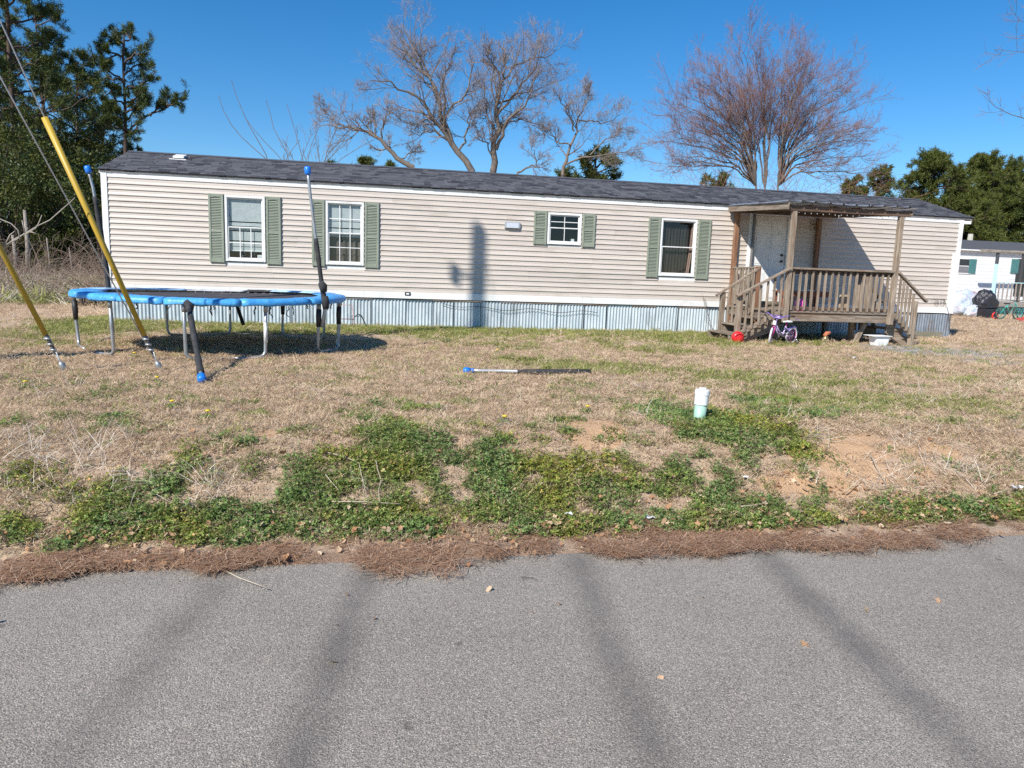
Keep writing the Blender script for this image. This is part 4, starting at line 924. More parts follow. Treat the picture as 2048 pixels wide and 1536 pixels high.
def m_lush(x, y): return sstep(.34, .70, np.minimum(field(LUSH, x, y), 1.1)*.88*sstep(-11.06, -10.95, y+.2*(nz(x, y, 3, 34)-.5))+2.0*(nz(x, y, 2.4, 31, 4)-.53)+2.4*(nz(x, y, 9, 33, 2)-.53)-.5*(field(LUSH, x, y) < .12)+.75*np.exp(-((y+10.93)/.085)**2))
def m_mid(x, y): return sstep(.27, .60, field(MID, x, y)*(.4+1.1*nz(x, y, 2.6, 41))+.9*(nz(x, y, 3.5, 43)-.55)+.7*(nz(x, y, 9, 44, 2)-.5))*sstep(-10.6, -10, y)
def m_bare(x, y): return sstep(.32, .62, np.minimum(field(BARE, x, y), 1)*(.45+1.0*nz(x, y, 4, 51))+.5*(nz(x, y, 5, 52)-.5))*(y < -8.6)
def up_(x): return -11.05-.022*(np.asarray(x)-3.2)
def m_needle(x, y): return sstep(.03, -.07, y-up_(x)+.25*(nz(x, y, 2, 61)-.5))*(y > edge_y(x)+.085)
def m_leaf(x, y): return np.clip(field(LEAFY, x, y)*(.3+1.2*nz(x, y, 3, 71)), 0, 1)

# ---------------------------------------------------------------- the ground sheet
def axis_pts(segs):
    out = []
    for a, b2, st in segs: out += list(np.arange(a, b2-1e-6, st))
    out.append(segs[-1][1]); return np.array(out)
gx = axis_pts([(-420,-60,40),(-60,-12,4),(-12,-2,.6),(-2,20,.075),(20,32,.6),(32,80,4),(80,440,40)])
gy = axis_pts([(-120,-30,15),(-30,-11.6,1.55),(-11.6,-8.6,.05),(-8.6,-2,.09),(-2,6,.25),(6,20,.9),(20,100,5),(100,500,40)])
X, Y = np.meshgrid(gx, gy); Z = g(X, Y)
fine = np.exp(-((Y+9.8)/1.6)**2)
Z = Z+np.where((Y > -11.15) & (Y < 3), (.022*(fbm(X*9, Y*9, 91, 3)-.5)+.02*(fbm(X*3.5, Y*3.5, 92, 2)-.5)), 0)
Z = np.where(Y < -11.15, -.405, Z); Z = np.where(Y < -18.6, -.40+.0*Y, Z)
V = np.stack([X, Y, Z], -1).reshape(-1, 3); nX = len(gx); I = np.arange(len(V)).reshape(len(gy), nX)
Fq = np.stack([I[:-1,:-1], I[:-1,1:], I[1:,1:], I[1:,:-1]], -1).reshape(-1, 4)
m_ground, n, l, b = newmat('lawn_soil_and_dormant_grass')
geo = n.new('ShaderNodeNewGeometry'); pv = geo.outputs['Position']
at_ = n.new('ShaderNodeVertexColor'); at_.layer_name = 'cover'; sep = n.new('ShaderNodeSeparateColor'); l.new(at_.outputs[0], sep.inputs[0])
def stretchvec(sc):
    mp = n.new('ShaderNodeMapping'); mp.inputs['Scale'].default_value = sc; l.new(pv, mp.inputs[0]); return mp.outputs[0]
n1 = noise(n, l, pv, 1.1, 4); n2 = noise(n, l, pv, 9, 5, .7); n3 = noise(n, l, pv, 55, 4, .75); n4 = noise(n, l, pv, 150, 3, .7)
tan_a = mixc(n, l, ramp(n, l, n1, .38, .62), (.59,.43,.295), (.62,.49,.31))
tan_b = mixc(n, l, ramp(n, l, n2, .35, .65), tan_a, (.50,.355,.255))
tan_c = mixc(n, l, ramp(n, l, n3, .35, .62), mixc(n, l, .55, tan_b, (.28,.185,.12)), mixc(n, l, .35, tan_b, (.78,.63,.48)))
grn = mixc(n, l, ramp(n, l, n2, .35, .65), (.19,.235,.05), (.38,.37,.10))
grn = mixc(n, l, ramp(n, l, n3, .4, .6), mixc(n, l, .5, grn, (.06,.075,.025)), grn)
grn = mixc(n, l, mth(n, l, 'MULTIPLY', ramp(n, l, n4, .52, .62), .6), grn, (.40,.32,.18))
soil = mixc(n, l, ramp(n, l, n2, .3, .7), (.62,.39,.22), (.50,.32,.19)); soil = mixc(n, l, ramp(n, l, n4, .45, .7), soil, (.70,.49,.32))
grav = mixc(n, l, ramp(n, l, n4, .4, .6), (.32,.30,.28), (.48,.45,.42))
# G = mid green, R = lush, B = bare, A in second layer
def thr(f, k): return ramp(n, l, mth(n, l, 'ADD', f, mth(n, l, 'MULTIPLY', mth(n, l, 'SUBTRACT', n3, .5), k)), .3, .7)
col = mixc(n, l, thr(sep.outputs[1], 1.2), tan_c, grn)
col = mixc(n, l, thr(sep.outputs[0], .8), col, mixc(n, l, ramp(n, l, n3, .4, .6), (.06,.075,.03), (.19,.15,.08)))
col = mixc(n, l, thr(sep.outputs[2], 1.0), col, soil)
at2 = n.new('ShaderNodeVertexColor'); at2.layer_name = 'litter'; sp2 = n.new('ShaderNodeSeparateColor'); l.new(at2.outputs[0], sp2.inputs[0])
ndl = mixc(n, l, ramp(n, l, n4, .35, .65), (.16,.09,.055), (.46,.30,.20))
col = mixc(n, l, sp2.outputs[0], col, ndl); col = mixc(n, l, thr(sp2.outputs[1], .8), col, grav)
# rough field beyond the lawn: olive and straw, brown forest floor further off
fld = mixc(n, l, ramp(n, l, noise(n, l, pv, .35, 5, .7), .4, .6), (.15,.14,.055), (.27,.21,.12)); fld = mixc(n, l, ramp(n, l, n2, .45, .65), fld, (.10,.07,.045))
col = mixc(n, l, sp2.outputs[2], col, fld)
l.new(col, b.inputs['Base Color']); b.inputs['Roughness'].default_value = .95; b.inputs['Specular IOR Level'].default_value = .1
bp = n.new('ShaderNodeBump'); bp.inputs['Strength'].default_value = .9; bp.inputs['Distance'].default_value = .02
hgt = mth(n, l, 'ADD', n3, mth(n, l, 'MULTIPLY', n4, .6)); l.new(hgt, bp.inputs['Height']); l.new(bp.outputs[0], b.inputs['Normal'])
me = npmesh('ground', V, Fq, m_ground, True)
x, y = V[:, 0], V[:, 1]
ca = me.color_attributes.new('cover', 'FLOAT_COLOR', 'POINT'); C = np.ones((len(V), 4), np.float32)
C[:, 0] = m_lush(x, y); C[:, 1] = m_mid(x, y); C[:, 2] = m_bare(x, y); ca.data.foreach_set('color', C.ravel())
cb = me.color_attributes.new('litter', 'FLOAT_COLOR', 'POINT'); C = np.ones((len(V), 4), np.float32)
C[:, 0] = sstep(.04, -.08, y-up_(x)+.25*(nz(x, y, 2, 61)-.5))*(.55+.6*nz(x, y, 5, 65)); C[:, 1] = np.clip(field(GRAVEL, x, y), 0, 1)
fld_m = np.clip(sstep(3.5, 6.5, y+.8*(nz(x, y, .8, 66)-.5))*sstep(1.0, -2.0, x)+sstep(22, 34, y), 0, 1)*(y > -8)
C[:, 2] = np.clip(fld_m, 0, 1); cb.data.foreach_set('color', C.ravel())
tag(link('ground', me), 'tan dormant lawn with green weed patches sloping down to the road edge', kind='structure')

# ---------------------------------------------------------------- road
m_asph, n, l, b = newmat('worn_asphalt')
geo = n.new('ShaderNodeNewGeometry'); pv = geo.outputs['Position']
def vor(scale, out='Distance', feat='F1'):
    v_ = n.new('ShaderNodeTexVoronoi'); v_.feature = feat; v_.inputs['Scale'].default_value = scale; l.new(pv, v_.inputs['Vector']); return v_
v1 = vor(165); v2 = vor(300); sc1 = n.new('ShaderNodeSeparateColor'); l.new(v1.outputs['Color'], sc1.inputs[0]); sc2 = n.new('ShaderNodeSeparateColor'); l.new(v2.outputs['Color'], sc2.inputs[0])
base = mixc(n, l, ramp(n, l, noise(n, l, pv, 1.4, 4), .38, .62), (.30,.264,.218), (.35,.311,.26))
base = mixc(n, l, mth(n, l, 'MULTIPLY', ramp(n, l, noise(n, l, pv, 5.5, 5), .48, .70), .5), base, (.33,.275,.225))
stone = mixc(n, l, ramp(n, l, sc1.outputs[1], 0, 1), (.43,.385,.33), (.72,.64,.54))
chips = mth(n, l, 'MULTIPLY', ramp(n, l, sc1.outputs[0], .60, .66), ramp(n, l, v1.outputs[0], .55, .38))
col = mixc(n, l, mth(n, l, 'MULTIPLY', chips, .76), base, stone)
pits = mth(n, l, 'MULTIPLY', ramp(n, l, sc2.outputs[0], .58, .66), .72); col = mixc(n, l, pits, col, (.075,.070,.066))
# dark seeping streaks across the road, each running on to the same patch of verge
sepx = n.new('ShaderNodeSeparateXYZ'); l.new(pv, sepx.inputs[0]); px_, py_ = sepx.outputs[0], sepx.outputs[1]
wn_ = noise(n, l, pv, 1.7, 3); xs_ = mth(n, l, 'ADD', px_, mth(n, l, 'MULTIPLY', mth(n, l, 'SUBTRACT', wn_, .5), .09))
xs_ = mth(n, l, 'SUBTRACT', xs_, mth(n, l, 'MULTIPLY', mth(n, l, 'ADD', py_, 11.5), .133))
tot = None
for (x0_, w_, st_) in ((4.06,.095,.65),(4.775,.09,1.0),(5.90,.09,.9),(6.99,.10,1.0),(8.3,.09,.3),(2.9,.1,.35)):
    d_ = mth(n, l, 'ABSOLUTE', mth(n, l, 'SUBTRACT', xs_, x0_)); f_ = mth(n, l, 'MULTIPLY', ramp(n, l, d_, w_*1.5, w_*.25), st_)
    f_.node.use_clamp = True; tot = f_ if tot is None else mth(n, l, 'MAXIMUM', tot, f_)
brk = ramp(n, l, noise(n, l, pv, 3.0, 4), .25, .6)
tot = mth(n, l, 'MULTIPLY', tot, mth(n, l, 'ADD', mth(n, l, 'MULTIPLY', brk, .6), .4))
col = mixc(n, l, mth(n, l, 'MULTIPLY', tot, .55), col, (.085,.080,.076))
spots = ramp(n, l, noise(n, l, pv, 6.5, 2), .735, .775); col = mixc(n, l, mth(n, l, 'MULTIPLY', spots, .6), col, (.075,.06,.05))
l.new(col, b.inputs['Base Color']); b.inputs['Roughness'].default_value = .82; b.inputs['Specular IOR Level'].default_value = .35
bp = n.new('ShaderNodeBump'); bp.inputs['Strength'].default_value = .8; bp.inputs['Distance'].default_value = .003
hh = mth(n, l, 'ADD', mth(n, l, 'MULTIPLY', v1.outputs[0], -1.0), mth(n, l, 'MULTIPLY', noise(n, l, pv, 240, 3), .8)); l.new(hh, bp.inputs['Height']); l.new(bp.outputs[0], b.inputs['Normal'])
rx = axis_pts([(-80,-6,4),(-6,18,.08),(18,100,4)]); V = []
for j, t in enumerate(np.linspace(0, 1, 12)):
    yy = np.full_like(rx, -18.3*(1-t)-11.05*t); V.append(np.stack([rx, yy, np.full_like(rx, -.392)-.012*t+.010*np.sin(t*math.pi)], 1))
V = np.array(V); I = np.arange(V.shape[0]*V.shape[1]).reshape(V.shape[:2])
Fq = np.stack([I[:-1,:-1], I[:-1,1:], I[1:,1:], I[1:,:-1]], -1).reshape(-1, 4)
tag(link('road', npmesh('road', V.reshape(-1, 3), Fq, m_asph, True)), 'grey worn asphalt road with dark seeping streaks', kind='structure')
# distant road beyond the field
m_far = M('far_asphalt', (.22,.215,.21), (.17,.165,.16), 3, .8)
tag(obj('back_road', MB().box(-90, 60, -.28, 4, 66, float(g(0, 60))+.03), m_far), 'pale strip of road crossing beyond the field', kind='structure')

# ---------------------------------------------------------------- instanced ground growth
SRC = bpy.data.collections.new('growth_sources')          # never linked to the scene: only a library of tufts
def src_coll(name, meshes):
    c = bpy.data.collections.new(name); 
    for i, me in enumerate(meshes):
        o = bpy.data.objects.new('%s_%d' % (name, i), me); c.objects.link(o)
    return c
def scatter(name, pts, coll, smin, smax, label, tilt=.25, kind='stuff', parent=None, seed=0, sizes=None):
    me = bpy.data.meshes.new(name); me.vertices.add(len(pts)); me.vertices.foreach_set('co', np.ascontiguousarray(pts, np.float32).ravel()); me.update()
    rg = np.random.default_rng(seed+1); N = len(pts)
    rot = np.stack([rg.normal(size=N)*tilt, rg.normal(size=N)*tilt, rg.random(N)*6.283], 1).astype(np.float32)
    a = me.attributes.new('rot', 'FLOAT_VECTOR', 'POINT'); a.data.foreach_set('vector', rot.ravel())
    sc = (smin+(smax-smin)*rg.random(N)) if sizes is None else sizes
    a = me.attributes.new('siz', 'FLOAT', 'POINT'); a.data.foreach_set('value', sc.astype(np.float32))
    a = me.attributes.new('pick', 'INT', 'POINT'); a.data.foreach_set('value', rg.integers(0, len(coll.objects), N).astype(np.int32))
    o = bpy.data.objects.new(name, me); COL.objects.link(o); tag(o, label, kind=kind)
    t = bpy.data.node_groups.new(name+'_growth', 'GeometryNodeTree'); t.interface.new_socket('Geometry', in_out='INPUT', socket_type='NodeSocketGeometry'); t.interface.new_socket('Geometry', in_out='OUTPUT', socket_type='NodeSocketGeometry')
    nn_ = t.nodes; gi = nn_.new('NodeGroupInput'); go = nn_.new('NodeGroupOutput'); ip = nn_.new('GeometryNodeInstanceOnPoints'); ci = nn_.new('GeometryNodeCollectionInfo')
    ci.inputs['Collection'].default_value = coll; ci.inputs['Separate Children'].default_value = True; ci.inputs['Reset Children'].default_value = True
    def attr(nm, ty):
        q = nn_.new('GeometryNodeInputNamedAttribute'); q.data_type = ty; q.inputs['Name'].default_value = nm; return q.outputs['Attribute']
    L = t.links; L.new(gi.outputs[0], ip.inputs['Points']); L.new(ci.outputs[0], ip.inputs['Instance']); ip.inputs['Pick Instance'].default_value = True
    L.new(attr('pick', 'INT'), ip.inputs['Instance Index']); 
    er = nn_.new('FunctionNodeEulerToRotation'); L.new(attr('rot', 'FLOAT_VECTOR'), er.inputs[0]); L.new(er.outputs[0], ip.inputs['Rotation'])
    L.new(attr('siz', 'FLOAT'), ip.inputs['Scale']); L.new(ip.outputs[0], go.inputs[0])
    md = o.modifiers.new('growth', 'NODES'); md.node_group = t
    return o
def blades(N, rad, h, w, lean, rg, mat, name, flat=0.0):
    a = rg.random(N)*6.283; r = rad*np.sqrt(rg.random(N)); base = np.stack([r*np.cos(a), r*np.sin(a), -.004*np.ones(N)], 1)
    hh = h*(.5+.8*rg.random(N)); az = rg.random(N)*6.283; ln = lean*(.4+.9*rg.random(N))
    d = np.stack([np.cos(az)*ln, np.sin(az)*ln, np.ones(N)*(1-flat)+.05], 1); d = unit(d)
    side = unit(np.stack([-np.sin(az+rg.normal(size=N)), np.cos(az+rg.normal(size=N)), np.zeros(N)], 1))*w
    mid = base+d*hh[:, None]*.55; tip = base+d*hh[:, None]+np.stack([np.cos(az), np.sin(az), -.35*np.ones(N)], 1)*(hh*.25)[:, None]
    V = np.stack([base-side*.5, base+side*.5, mid+side*.4, mid-side*.4, tip], 1).reshape(-1, 3); o = np.arange(N)[:, None]*5
    me = npmesh(name, V, [o+np.array([[0,1,2,3]]), o+np.array([[3,2,4]])], mat); return me
def leaf_clump(N, rad, h, size, rg, mat, name, fold=.2, lobes=3, squash=1.0):
    V = []; Fs = []
    for i in range(N):
        a = rg.random()*6.283; r = rad*math.sqrt(rg.random()); c = np.array([r*math.cos(a), r*math.sin(a), h*(.25+.75*rg.random())*(1-.5*(r/rad)**2)])
        nrm = unit(np.array([rg.normal()*.5, rg.normal()*.5, 1.0])); t = unit(np.cross(nrm, rg.normal(size=3))); q = np.cross(nrm, t); s = size*(.6+.7*rg.random())
        for k in range(lobes):
            an = 6.283*k/lobes+rg.normal()*.2; d = t*math.cos(an)+q*math.sin(an); e = np.cross(nrm, d); o = len(V)
            V += [c, c+d*s*.55+e*s*.36*squash+nrm*fold*s*.2, c+d*s*1.0-nrm*fold*s*.15, c+d*s*.55-e*s*.36*squash+nrm*fold*s*.2]; Fs.append((o, o+1, o+2, o+3))
    return npmesh(name, np.array(V), np.array(Fs), mat)
rg = np.random.default_rng(3)
g_dry = Mleaf('dormant_grass', [(0,(.74,.56,.40)),(.3,(.60,.44,.28)),(.55,(.80,.66,.48)),(.75,(.22,.14,.085)),(.85,(.50,.34,.22)),(1,(.66,.54,.32))], .75, .3)
g_dryg = Mleaf('half_green_grass', [(0,(.55,.48,.22)),(.3,(.21,.26,.055)),(.6,(.34,.36,.08)),(.8,(.14,.17,.045)),(1,(.66,.56,.32))], .7, .3)
g_lush = Mleaf('clover_leaf', [(0,(.12,.22,.055)),(.3,(.22,.34,.09)),(.5,(.05,.10,.035)),(.75,(.34,.44,.16)),(.87,(.12,.18,.05)),(1,(.60,.46,.28))], .5, .3, pos=(1.6,(1.55,1.15,.70)))
g_weed = Mleaf('low_weed_leaf', [(0,(.15,.23,.05)),(.5,(.23,.30,.08)),(.85,(.09,.14,.04)),(1,(.32,.30,.09))], .55, .3)
g_stalk = Mleaf('bleached_stalk', [(0,(.74,.66,.55)),(.5,(.58,.49,.38)),(1,(.82,.77,.68))], .7, .2)
g_needle = Mleaf('fallen_pine_needle', [(0,(.46,.26,.15)),(.3,(.26,.13,.07)),(.55,(.60,.40,.26)),(.75,(.14,.075,.045)),(.9,(.72,.52,.36)),(1,(.20,.11,.06))], .6, .1)
g_leaf = Mleaf('fallen_leaf', [(0,(.55,.33,.18)),(.3,(.40,.20,.10)),(.6,(.68,.50,.33)),(.85,(.28,.15,.08)),(1,(.78,.64,.46))], .7, .3)
src_dry = src_coll('dry_tuft', [blades(52, .075, .032, .0036, 2.2, rg, g_dry, 'dry_tuft') for _ in range(5)])
src_mix = src_coll('mixed_tuft', [blades(44, .075, .040, .0045, 1.3, rg, g_dryg, 'mixed_tuft') for _ in range(4)])
src_lush = src_coll('clover_tuft', [leaf_clump(22, .07, h_, .0125, rg, g_lush, 'clover_tuft') for h_ in (.03, .04, .05, .065, .045, .03)])
src_weed = src_coll('weed_tuft', [leaf_clump(16, .06, .022, .020, rg, g_weed, 'weed_tuft', lobes=2, squash=.5) for _ in range(4)])
src_stalk = src_coll('stalk_tuft', [blades(16, .09, .17, .0032, 1.9, rg, g_stalk, 'stalk_tuft') for _ in range(4)])
def needles(N, rad, ln, rg):
    c = (rg.random((N, 3))-.5)*np.array([rad*2, rad*2, .014])+np.array([0,0,.008]); a = rg.normal(size=N)*.9+rg.random()*3; d = np.stack([np.cos(a), np.sin(a), rg.normal(size=N)*.10], 1)*ln/2*(.6+.6*rg.random((N, 1)))
    cv = np.stack([-np.sin(a), np.cos(a), rg.random(N)*.4], 1)*(rg.normal(size=N)*.012)[:, None]; s = np.stack([-np.sin(a), np.cos(a), np.zeros(N)], 1)*.0011
    V = np.stack([c-d-s, c-d+s, c+cv+s, c+cv-s, c+d+s*.6, c+d-s*.6], 1).reshape(-1, 3); o = np.arange(N)[:, None]*6
    return npmesh('needle_litter', V, [o+np.array([[0,1,2,3]]), o+np.array([[3,2,4,5]])], g_needle)
src_ndl = src_coll('needle_litter', [needles(46, .075, .13, rg) for _ in range(5)])
def dead_leaf(rg, kind):
    V = []; n_ = 10
    for i in range(n_):
        a = 2*math.pi*i/n_; r = (1 if i % 2 == 0 else (.55 if kind else .85))*(.8+.3*rg.random())
        x, y = r*math.cos(a)*(.6 if kind == 0 else .9), r*math.sin(a); V.append((x, y, .25*y*y*(.5+rg.random())+.2*x*rg.normal()*.6+.15))
    V.append((0, 0, 0)); return npmesh('fallen_leaf', np.array(V)*.030, np.array([(i, (i+1) % n_, n_) for i in range(n_)]), g_leaf)
src_leaf = src_coll('fallen_leaf', [dead_leaf(rg, k % 2) for k in range(6)])

def sample(N, x0, x1, y0, y1, dens, seed):
    rg = np.random.default_rng(seed); x = x0+(x1-x0)*rg.random(N); y = y0+(y1-y0)*rg.random(N)
    # keep what lies in the view with a margin
    v = np.stack([x, y, g(x, y)], 1)-CAM; zf = v@_f; xf = v@R_
    k = (np.abs(xf/zf) < .80) & (rg.random(N) < dens(x, y))
    x, y = x[k], y[k]
    z = g(x, y)+np.where(y > -11.15, (.022*(fbm(x*9, y*9, 91, 3)-.5)+.02*(fbm(x*3.5, y*3.5, 92, 2)-.5)), 0)
    return np.stack([x, y, z], 1)
def not_under(x, y): return ~((y > -.02) & (x > -.1) & (x < L_+.1))
dry_d = lambda x, y: np.clip(1-m_lush(x, y)*.55-m_bare(x, y)*.85-m_needle(x, y)-m_mid(x, y)*.5-np.clip(field(GRAVEL, x, y), 0, 1)*.8, 0, 1)*(.55+.45*nz(x, y, 2.0, 12))*not_under(x, y)*(y > -10.95)
pa = sample(26000, 1, 13, -10.95, -8, dry_d, 1); pb_ = sample(30000, -1, 16, -8, -3, dry_d, 2); pc = sample(26000, -6, 44, -3, 16, lambda x, y: dry_d(x, y)*((x > L_+.2) | (y < 0) | (y < 6)), 3)
pts = np.concatenate([pa, pb_, pc]); sz = np.concatenate([np.full(len(pa), 1.0), np.full(len(pb_), 1.15), np.full(len(pc), 2.0)])*(.7+.6*np.random.default_rng(5).random(len(pts)))
scatter('dry_grass', pts, src_dry, 1, 1, 'short tan dormant lawn grass', sizes=sz, seed=1)
mid_d = lambda x, y: np.clip(m_mid(x, y)+.5*m_lush(x, y)*(y > -10.9)+.05, 0, 1)*not_under(x, y)*(y > -10.9)
pa = sample(9000, 1, 13, -10.9, -8, mid_d, 11); pb_ = sample(22000, -2, 18, -8, -.03, mid_d, 12)
pts = np.concatenate([pa, pb_]); sz = np.concatenate([np.full(len(pa), .9), np.full(len(pb_), 1.35)])*(.7+.6*np.random.default_rng(6).random(len(pts)))
scatter('green_grass', pts, src_mix, 1, 1, 'patchy green winter grass and weeds in the lawn', sizes=sz, seed=2)
lush_d = lambda x, y: np.clip(m_lush(x, y)*1.0, 0, 1)*(y > -10.98)
pts = sample(34000, 1, 13, -11.05, -8.0, lush_d, 21)
scatter('clover_cover', pts, src_lush, .7, 1.3, 'dark green clover and henbit covering the roadside bank', tilt=.3, seed=3)
weed_d = lambda x, y: np.clip(sstep(.60, .74, nz(x, y, 3.0, 77))*(.55+.45*sstep(-6, -9, y))+.02+m_mid(x, y)*.12, 0, 1)*(y > -10.9)*not_under(x, y)
pa = sample(14000, 1, 14, -10.8, -6.5, weed_d, 31); pb_ = sample(7000, -1, 18, -6.5, -1, weed_d, 32)
pts = np.concatenate([pa, pb_]); scatter('low_weeds', pts, src_weed, .7, 1.4, 'small flat green weeds dotted over the lawn', seed=4)
stk_d = lambda x, y: np.clip(field(STALK, x, y)*.9*(nz(x, y, 3, 55) > .42)+.012+.03*m_bare(x, y), 0, 1)*(y > -10.9)
pts = sample(5200, 1, 13, -10.9, -7.5, stk_d, 41); scatter('dead_stalks', pts, src_stalk, .6, 1.3, 'bleached dead grass stalks on the bank', tilt=.4, seed=5)
ndl_d = lambda x, y: m_needle(x, y)*sstep(.30, .62, nz(x, y, 5, 64))*.62+.02*sstep(-10.6, -10.95, y)*(y > edge_y(x)+.085)+.035*((y > edge_y(x)-.02) & (y <= edge_y(x)+.085))
pts = sample(17000, 1.5, 12, -11.42, -10.6, ndl_d, 51); pts[:, 2] = np.where(pts[:, 1] < -11.04, np.maximum(-.392, pts[:, 2]), pts[:, 2])+.004
scatter('pine_needles', pts, src_ndl, .7, 1.2, 'rust brown fallen pine needles drifted along the asphalt edge', tilt=.045, seed=6)
lf_d = lambda x, y: np.clip(m_leaf(x, y)+.035, 0, 1)*(y > edge_y(x)-.02)*not_under(x, y)
pa = sample(12000, 1, 13, -11.25, -9.0, lf_d, 61); pb_ = sample(3800, -1, 18, -9, -.5, lambda x, y: .3*lf_d(x, y), 62); pts = np.concatenate([pa, pb_]); pts[:, 2] += .012+.03*m_lush(pts[:, 0], pts[:, 1])
pe = sample(46, 2, 9, -12.6, -11.3, lambda x, y: np.ones_like(x)*.5, 63); pe[:, 2] = -.392
pts = np.concatenate([pts, pe]); scatter('fallen_leaves', pts, src_leaf, .25, .95, 'curled brown dead leaves littering bank and lawn', tilt=.5, seed=7)
# rough field growth on the left behind the lawn
fl_d = lambda x, y: np.clip(.35+.65*nz(x, y, .9, 88), 0, 1)*not_under(x, y)
pts = sample(9000, -24, .6, 4.5, 30, fl_d, 71); k = pts[:, 0] < .2-(pts[:, 1]-4)*.1; pts = pts[k]
scatter('field_grass', pts[::2], src_mix, 4, 9, 'rough olive grass in the field behind the lawn', seed=8); scatter('field_straw', pts[1::2], src_stalk, 2, 4.5, 'straw coloured dead weeds in the field behind the lawn', seed=9)

# dandelions: countable
dm = M('dandelion_petals', (.75,.55,.02), (.70,.45,.02), 30, .6); 
def dandelion(px, py, k, lab):
    p = on_ground(px, py); z = float(g(p[0], p[1]))+.012; rd = random.Random(k)
    t = thing('dandelion', lab, 'dandelion', (p[0], p[1], z), 'dandelions blooming in the lawn')
    mb = MB()
    for i in range(11):
        a = i*.571+rd.random()*.3; L = rd.uniform(.05, .085); c, s = math.cos(a), math.sin(a); q = .011
        mb.add([(p[0], p[1], z), (p[0]+c*L*.6-s*q, p[1]+s*L*.6+c*q, z+.018), (p[0]+c*L, p[1]+s*L, z+.004), (p[0]+c*L*.6+s*q, p[1]+s*L*.6-c*q, z+.018)], [(0,1,2,3)])
    obj('leaf_rosette', mb, g_weed, t)
    hgt_ = rd.uniform(.025, .045)
    obj('stem', MB().tube([(p[0], p[1], z), (p[0]+.01, p[1]-.01, z+hgt_)], .0025, 5), g_weed, t)
    obj('flower_head', MB().lathe([(.004,0),(.018,.004),(.021,.008),(.014,.013),(.004,.015)], 12, (p[0]+.01, p[1]-.01, z+hgt_)), dm, t)
for k, (px, py, lab) in enumerate(((343,817,'yellow dandelion in the tan lawn left of the trampoline pole foot'),(414,838,'yellow dandelion just down the lawn from the blue pole foot'),(1006,846,'yellow dandelion above the green bank near the middle'),
    (1172,826,'yellow dandelion at the top edge of the bare orange soil mound'),(313,766,'small yellow dandelion below the yellow guy wire anchor'),(268,716,'small yellow dandelion beside the front left trampoline leg'),(50,776,'small yellow dandelion near the far left lawn edge'),(993,708,'small yellow dandelion behind the fallen pole'))):
    dandelion(px, py, k, lab)
# litter scraps and sticks
m_scrap = M('white_scrap', (.72,.72,.72), (.6,.6,.6), 20, .7)
for k, (px, py, w_, lab) in enumerate(((1708,722,.05,'crumpled white paper scrap on the lawn before the wash tub'),(1136,1040,.022,'small white scrap in the weeds low on the bank'),(1299,1046,.026,'white scrap in the weeds right of the other bank scrap'),(2032,985,.03,'white paper scrap among dead leaves at the right edge'),(1490,964,.016,'tiny white scrap on the bare bank under the pipe'))):
    p = on_ground(px, py); z = float(g(p[0], p[1]))+.03; rd = random.Random(k+5); mb = MB(); vs = []
    for j in range(4):
        for i in range(4): vs.append((p[0]+(i-1.5)*w_*.7, p[1]+(j-1.5)*w_*.6, z+rd.uniform(0, w_*.8)))
    mb.add(vs, [(j*4+i, j*4+i+1, (j+1)*4+i+1, (j+1)*4+i) for j in range(3) for i in range(3)]); o = obj('paper_scrap', mb, m_scrap); tag(o, lab, 'scrap')
m_stick = M('pale_stick', (.48,.41,.31), (.34,.28,.20), 10, .8)
for px, lab in (([(651,969),(664,983),(678,999)], 'pale straight stick lying in the clover left of the thin stems'), ([(664,1022),(720,1022),(790,1026),(800,1027)], 'long pale horizontal stem low on the green bank'),
                ([(656,922),(690,930),(718,945),(726,980),(735,1022)], 'thin pale bent stem standing in the middle of the clover'), ([(752,940),(755,958),(762,980),(757,1000),(759,1022)], 'thin wavy pale stem right of the bent one in the clover'),
                ([(452,1145),(480,1158),(520,1172),(536,1180)], 'forked twig lying on the asphalt by the needles'), ([(1690,1000),(1720,975),(1760,990),(1800,985)], 'bleached branch in the pile of dead leaves'),
                ([(1738,920),(1752,950),(1770,985)], 'thin grey twig rising out of the dead leaf pile'), ([(1985,1005),(2010,995),(2040,985)], 'grey stick among leaves at the right edge of the bank'), ([(1480,1030),(1510,1028),(1535,1022)],'dark stick low in the right weeds')):
    pl_ = []
    for i, (a, b2) in enumerate(px):
        p = on_ground(a, b2); pl_.append((p[0], p[1], float(g(p[0], p[1]))+(.018 if b2 > 1140 else .055)))
    if 'asphalt' in lab: pl_ = [(q[0], q[1], -.383) for q in pl_]
    tag(obj('stick', MB().tube(pl_, list(np.linspace(.0038, .002, len(pl_))), 5), m_stick), lab, 'stick')
_ck = m_lush(np.linspace(2, 11, 400), np.full(400, -10.3)); del _ck
# ---------------------------------------------------------------- trees
bark_g = M('grey_brown_bark', (.20,.165,.135), (.12,.095,.08), 8, .9, .5, 30, stretch=(2,2,.5))
bark_d = M('dark_pine_bark', (.10,.065,.05), (.055,.038,.03), 8, .9, .5, 30, stretch=(2,2,.5))
twig_pink = Mleaf('budding_twig', [(0,(.25,.20,.195)),(.4,(.33,.29,.28)),(.7,(.18,.13,.13)),(1,(.42,.39,.38))], .8, 0)
twig_red = Mleaf('red_bud_twig', [(0,(.25,.11,.10)),(.35,(.32,.21,.18)),(.7,(.20,.10,.10)),(1,(.34,.27,.23))], .8, 0)
twig_grey = Mleaf('grey_twig', [(0,(.16,.12,.10)),(.5,(.25,.20,.17)),(1,(.12,.085,.07))], .8, 0)
bud_red = Mleaf('red_buds', [(0,(.28,.05,.035)),(.5,(.36,.12,.07)),(1,(.20,.04,.04))], .7, .2)
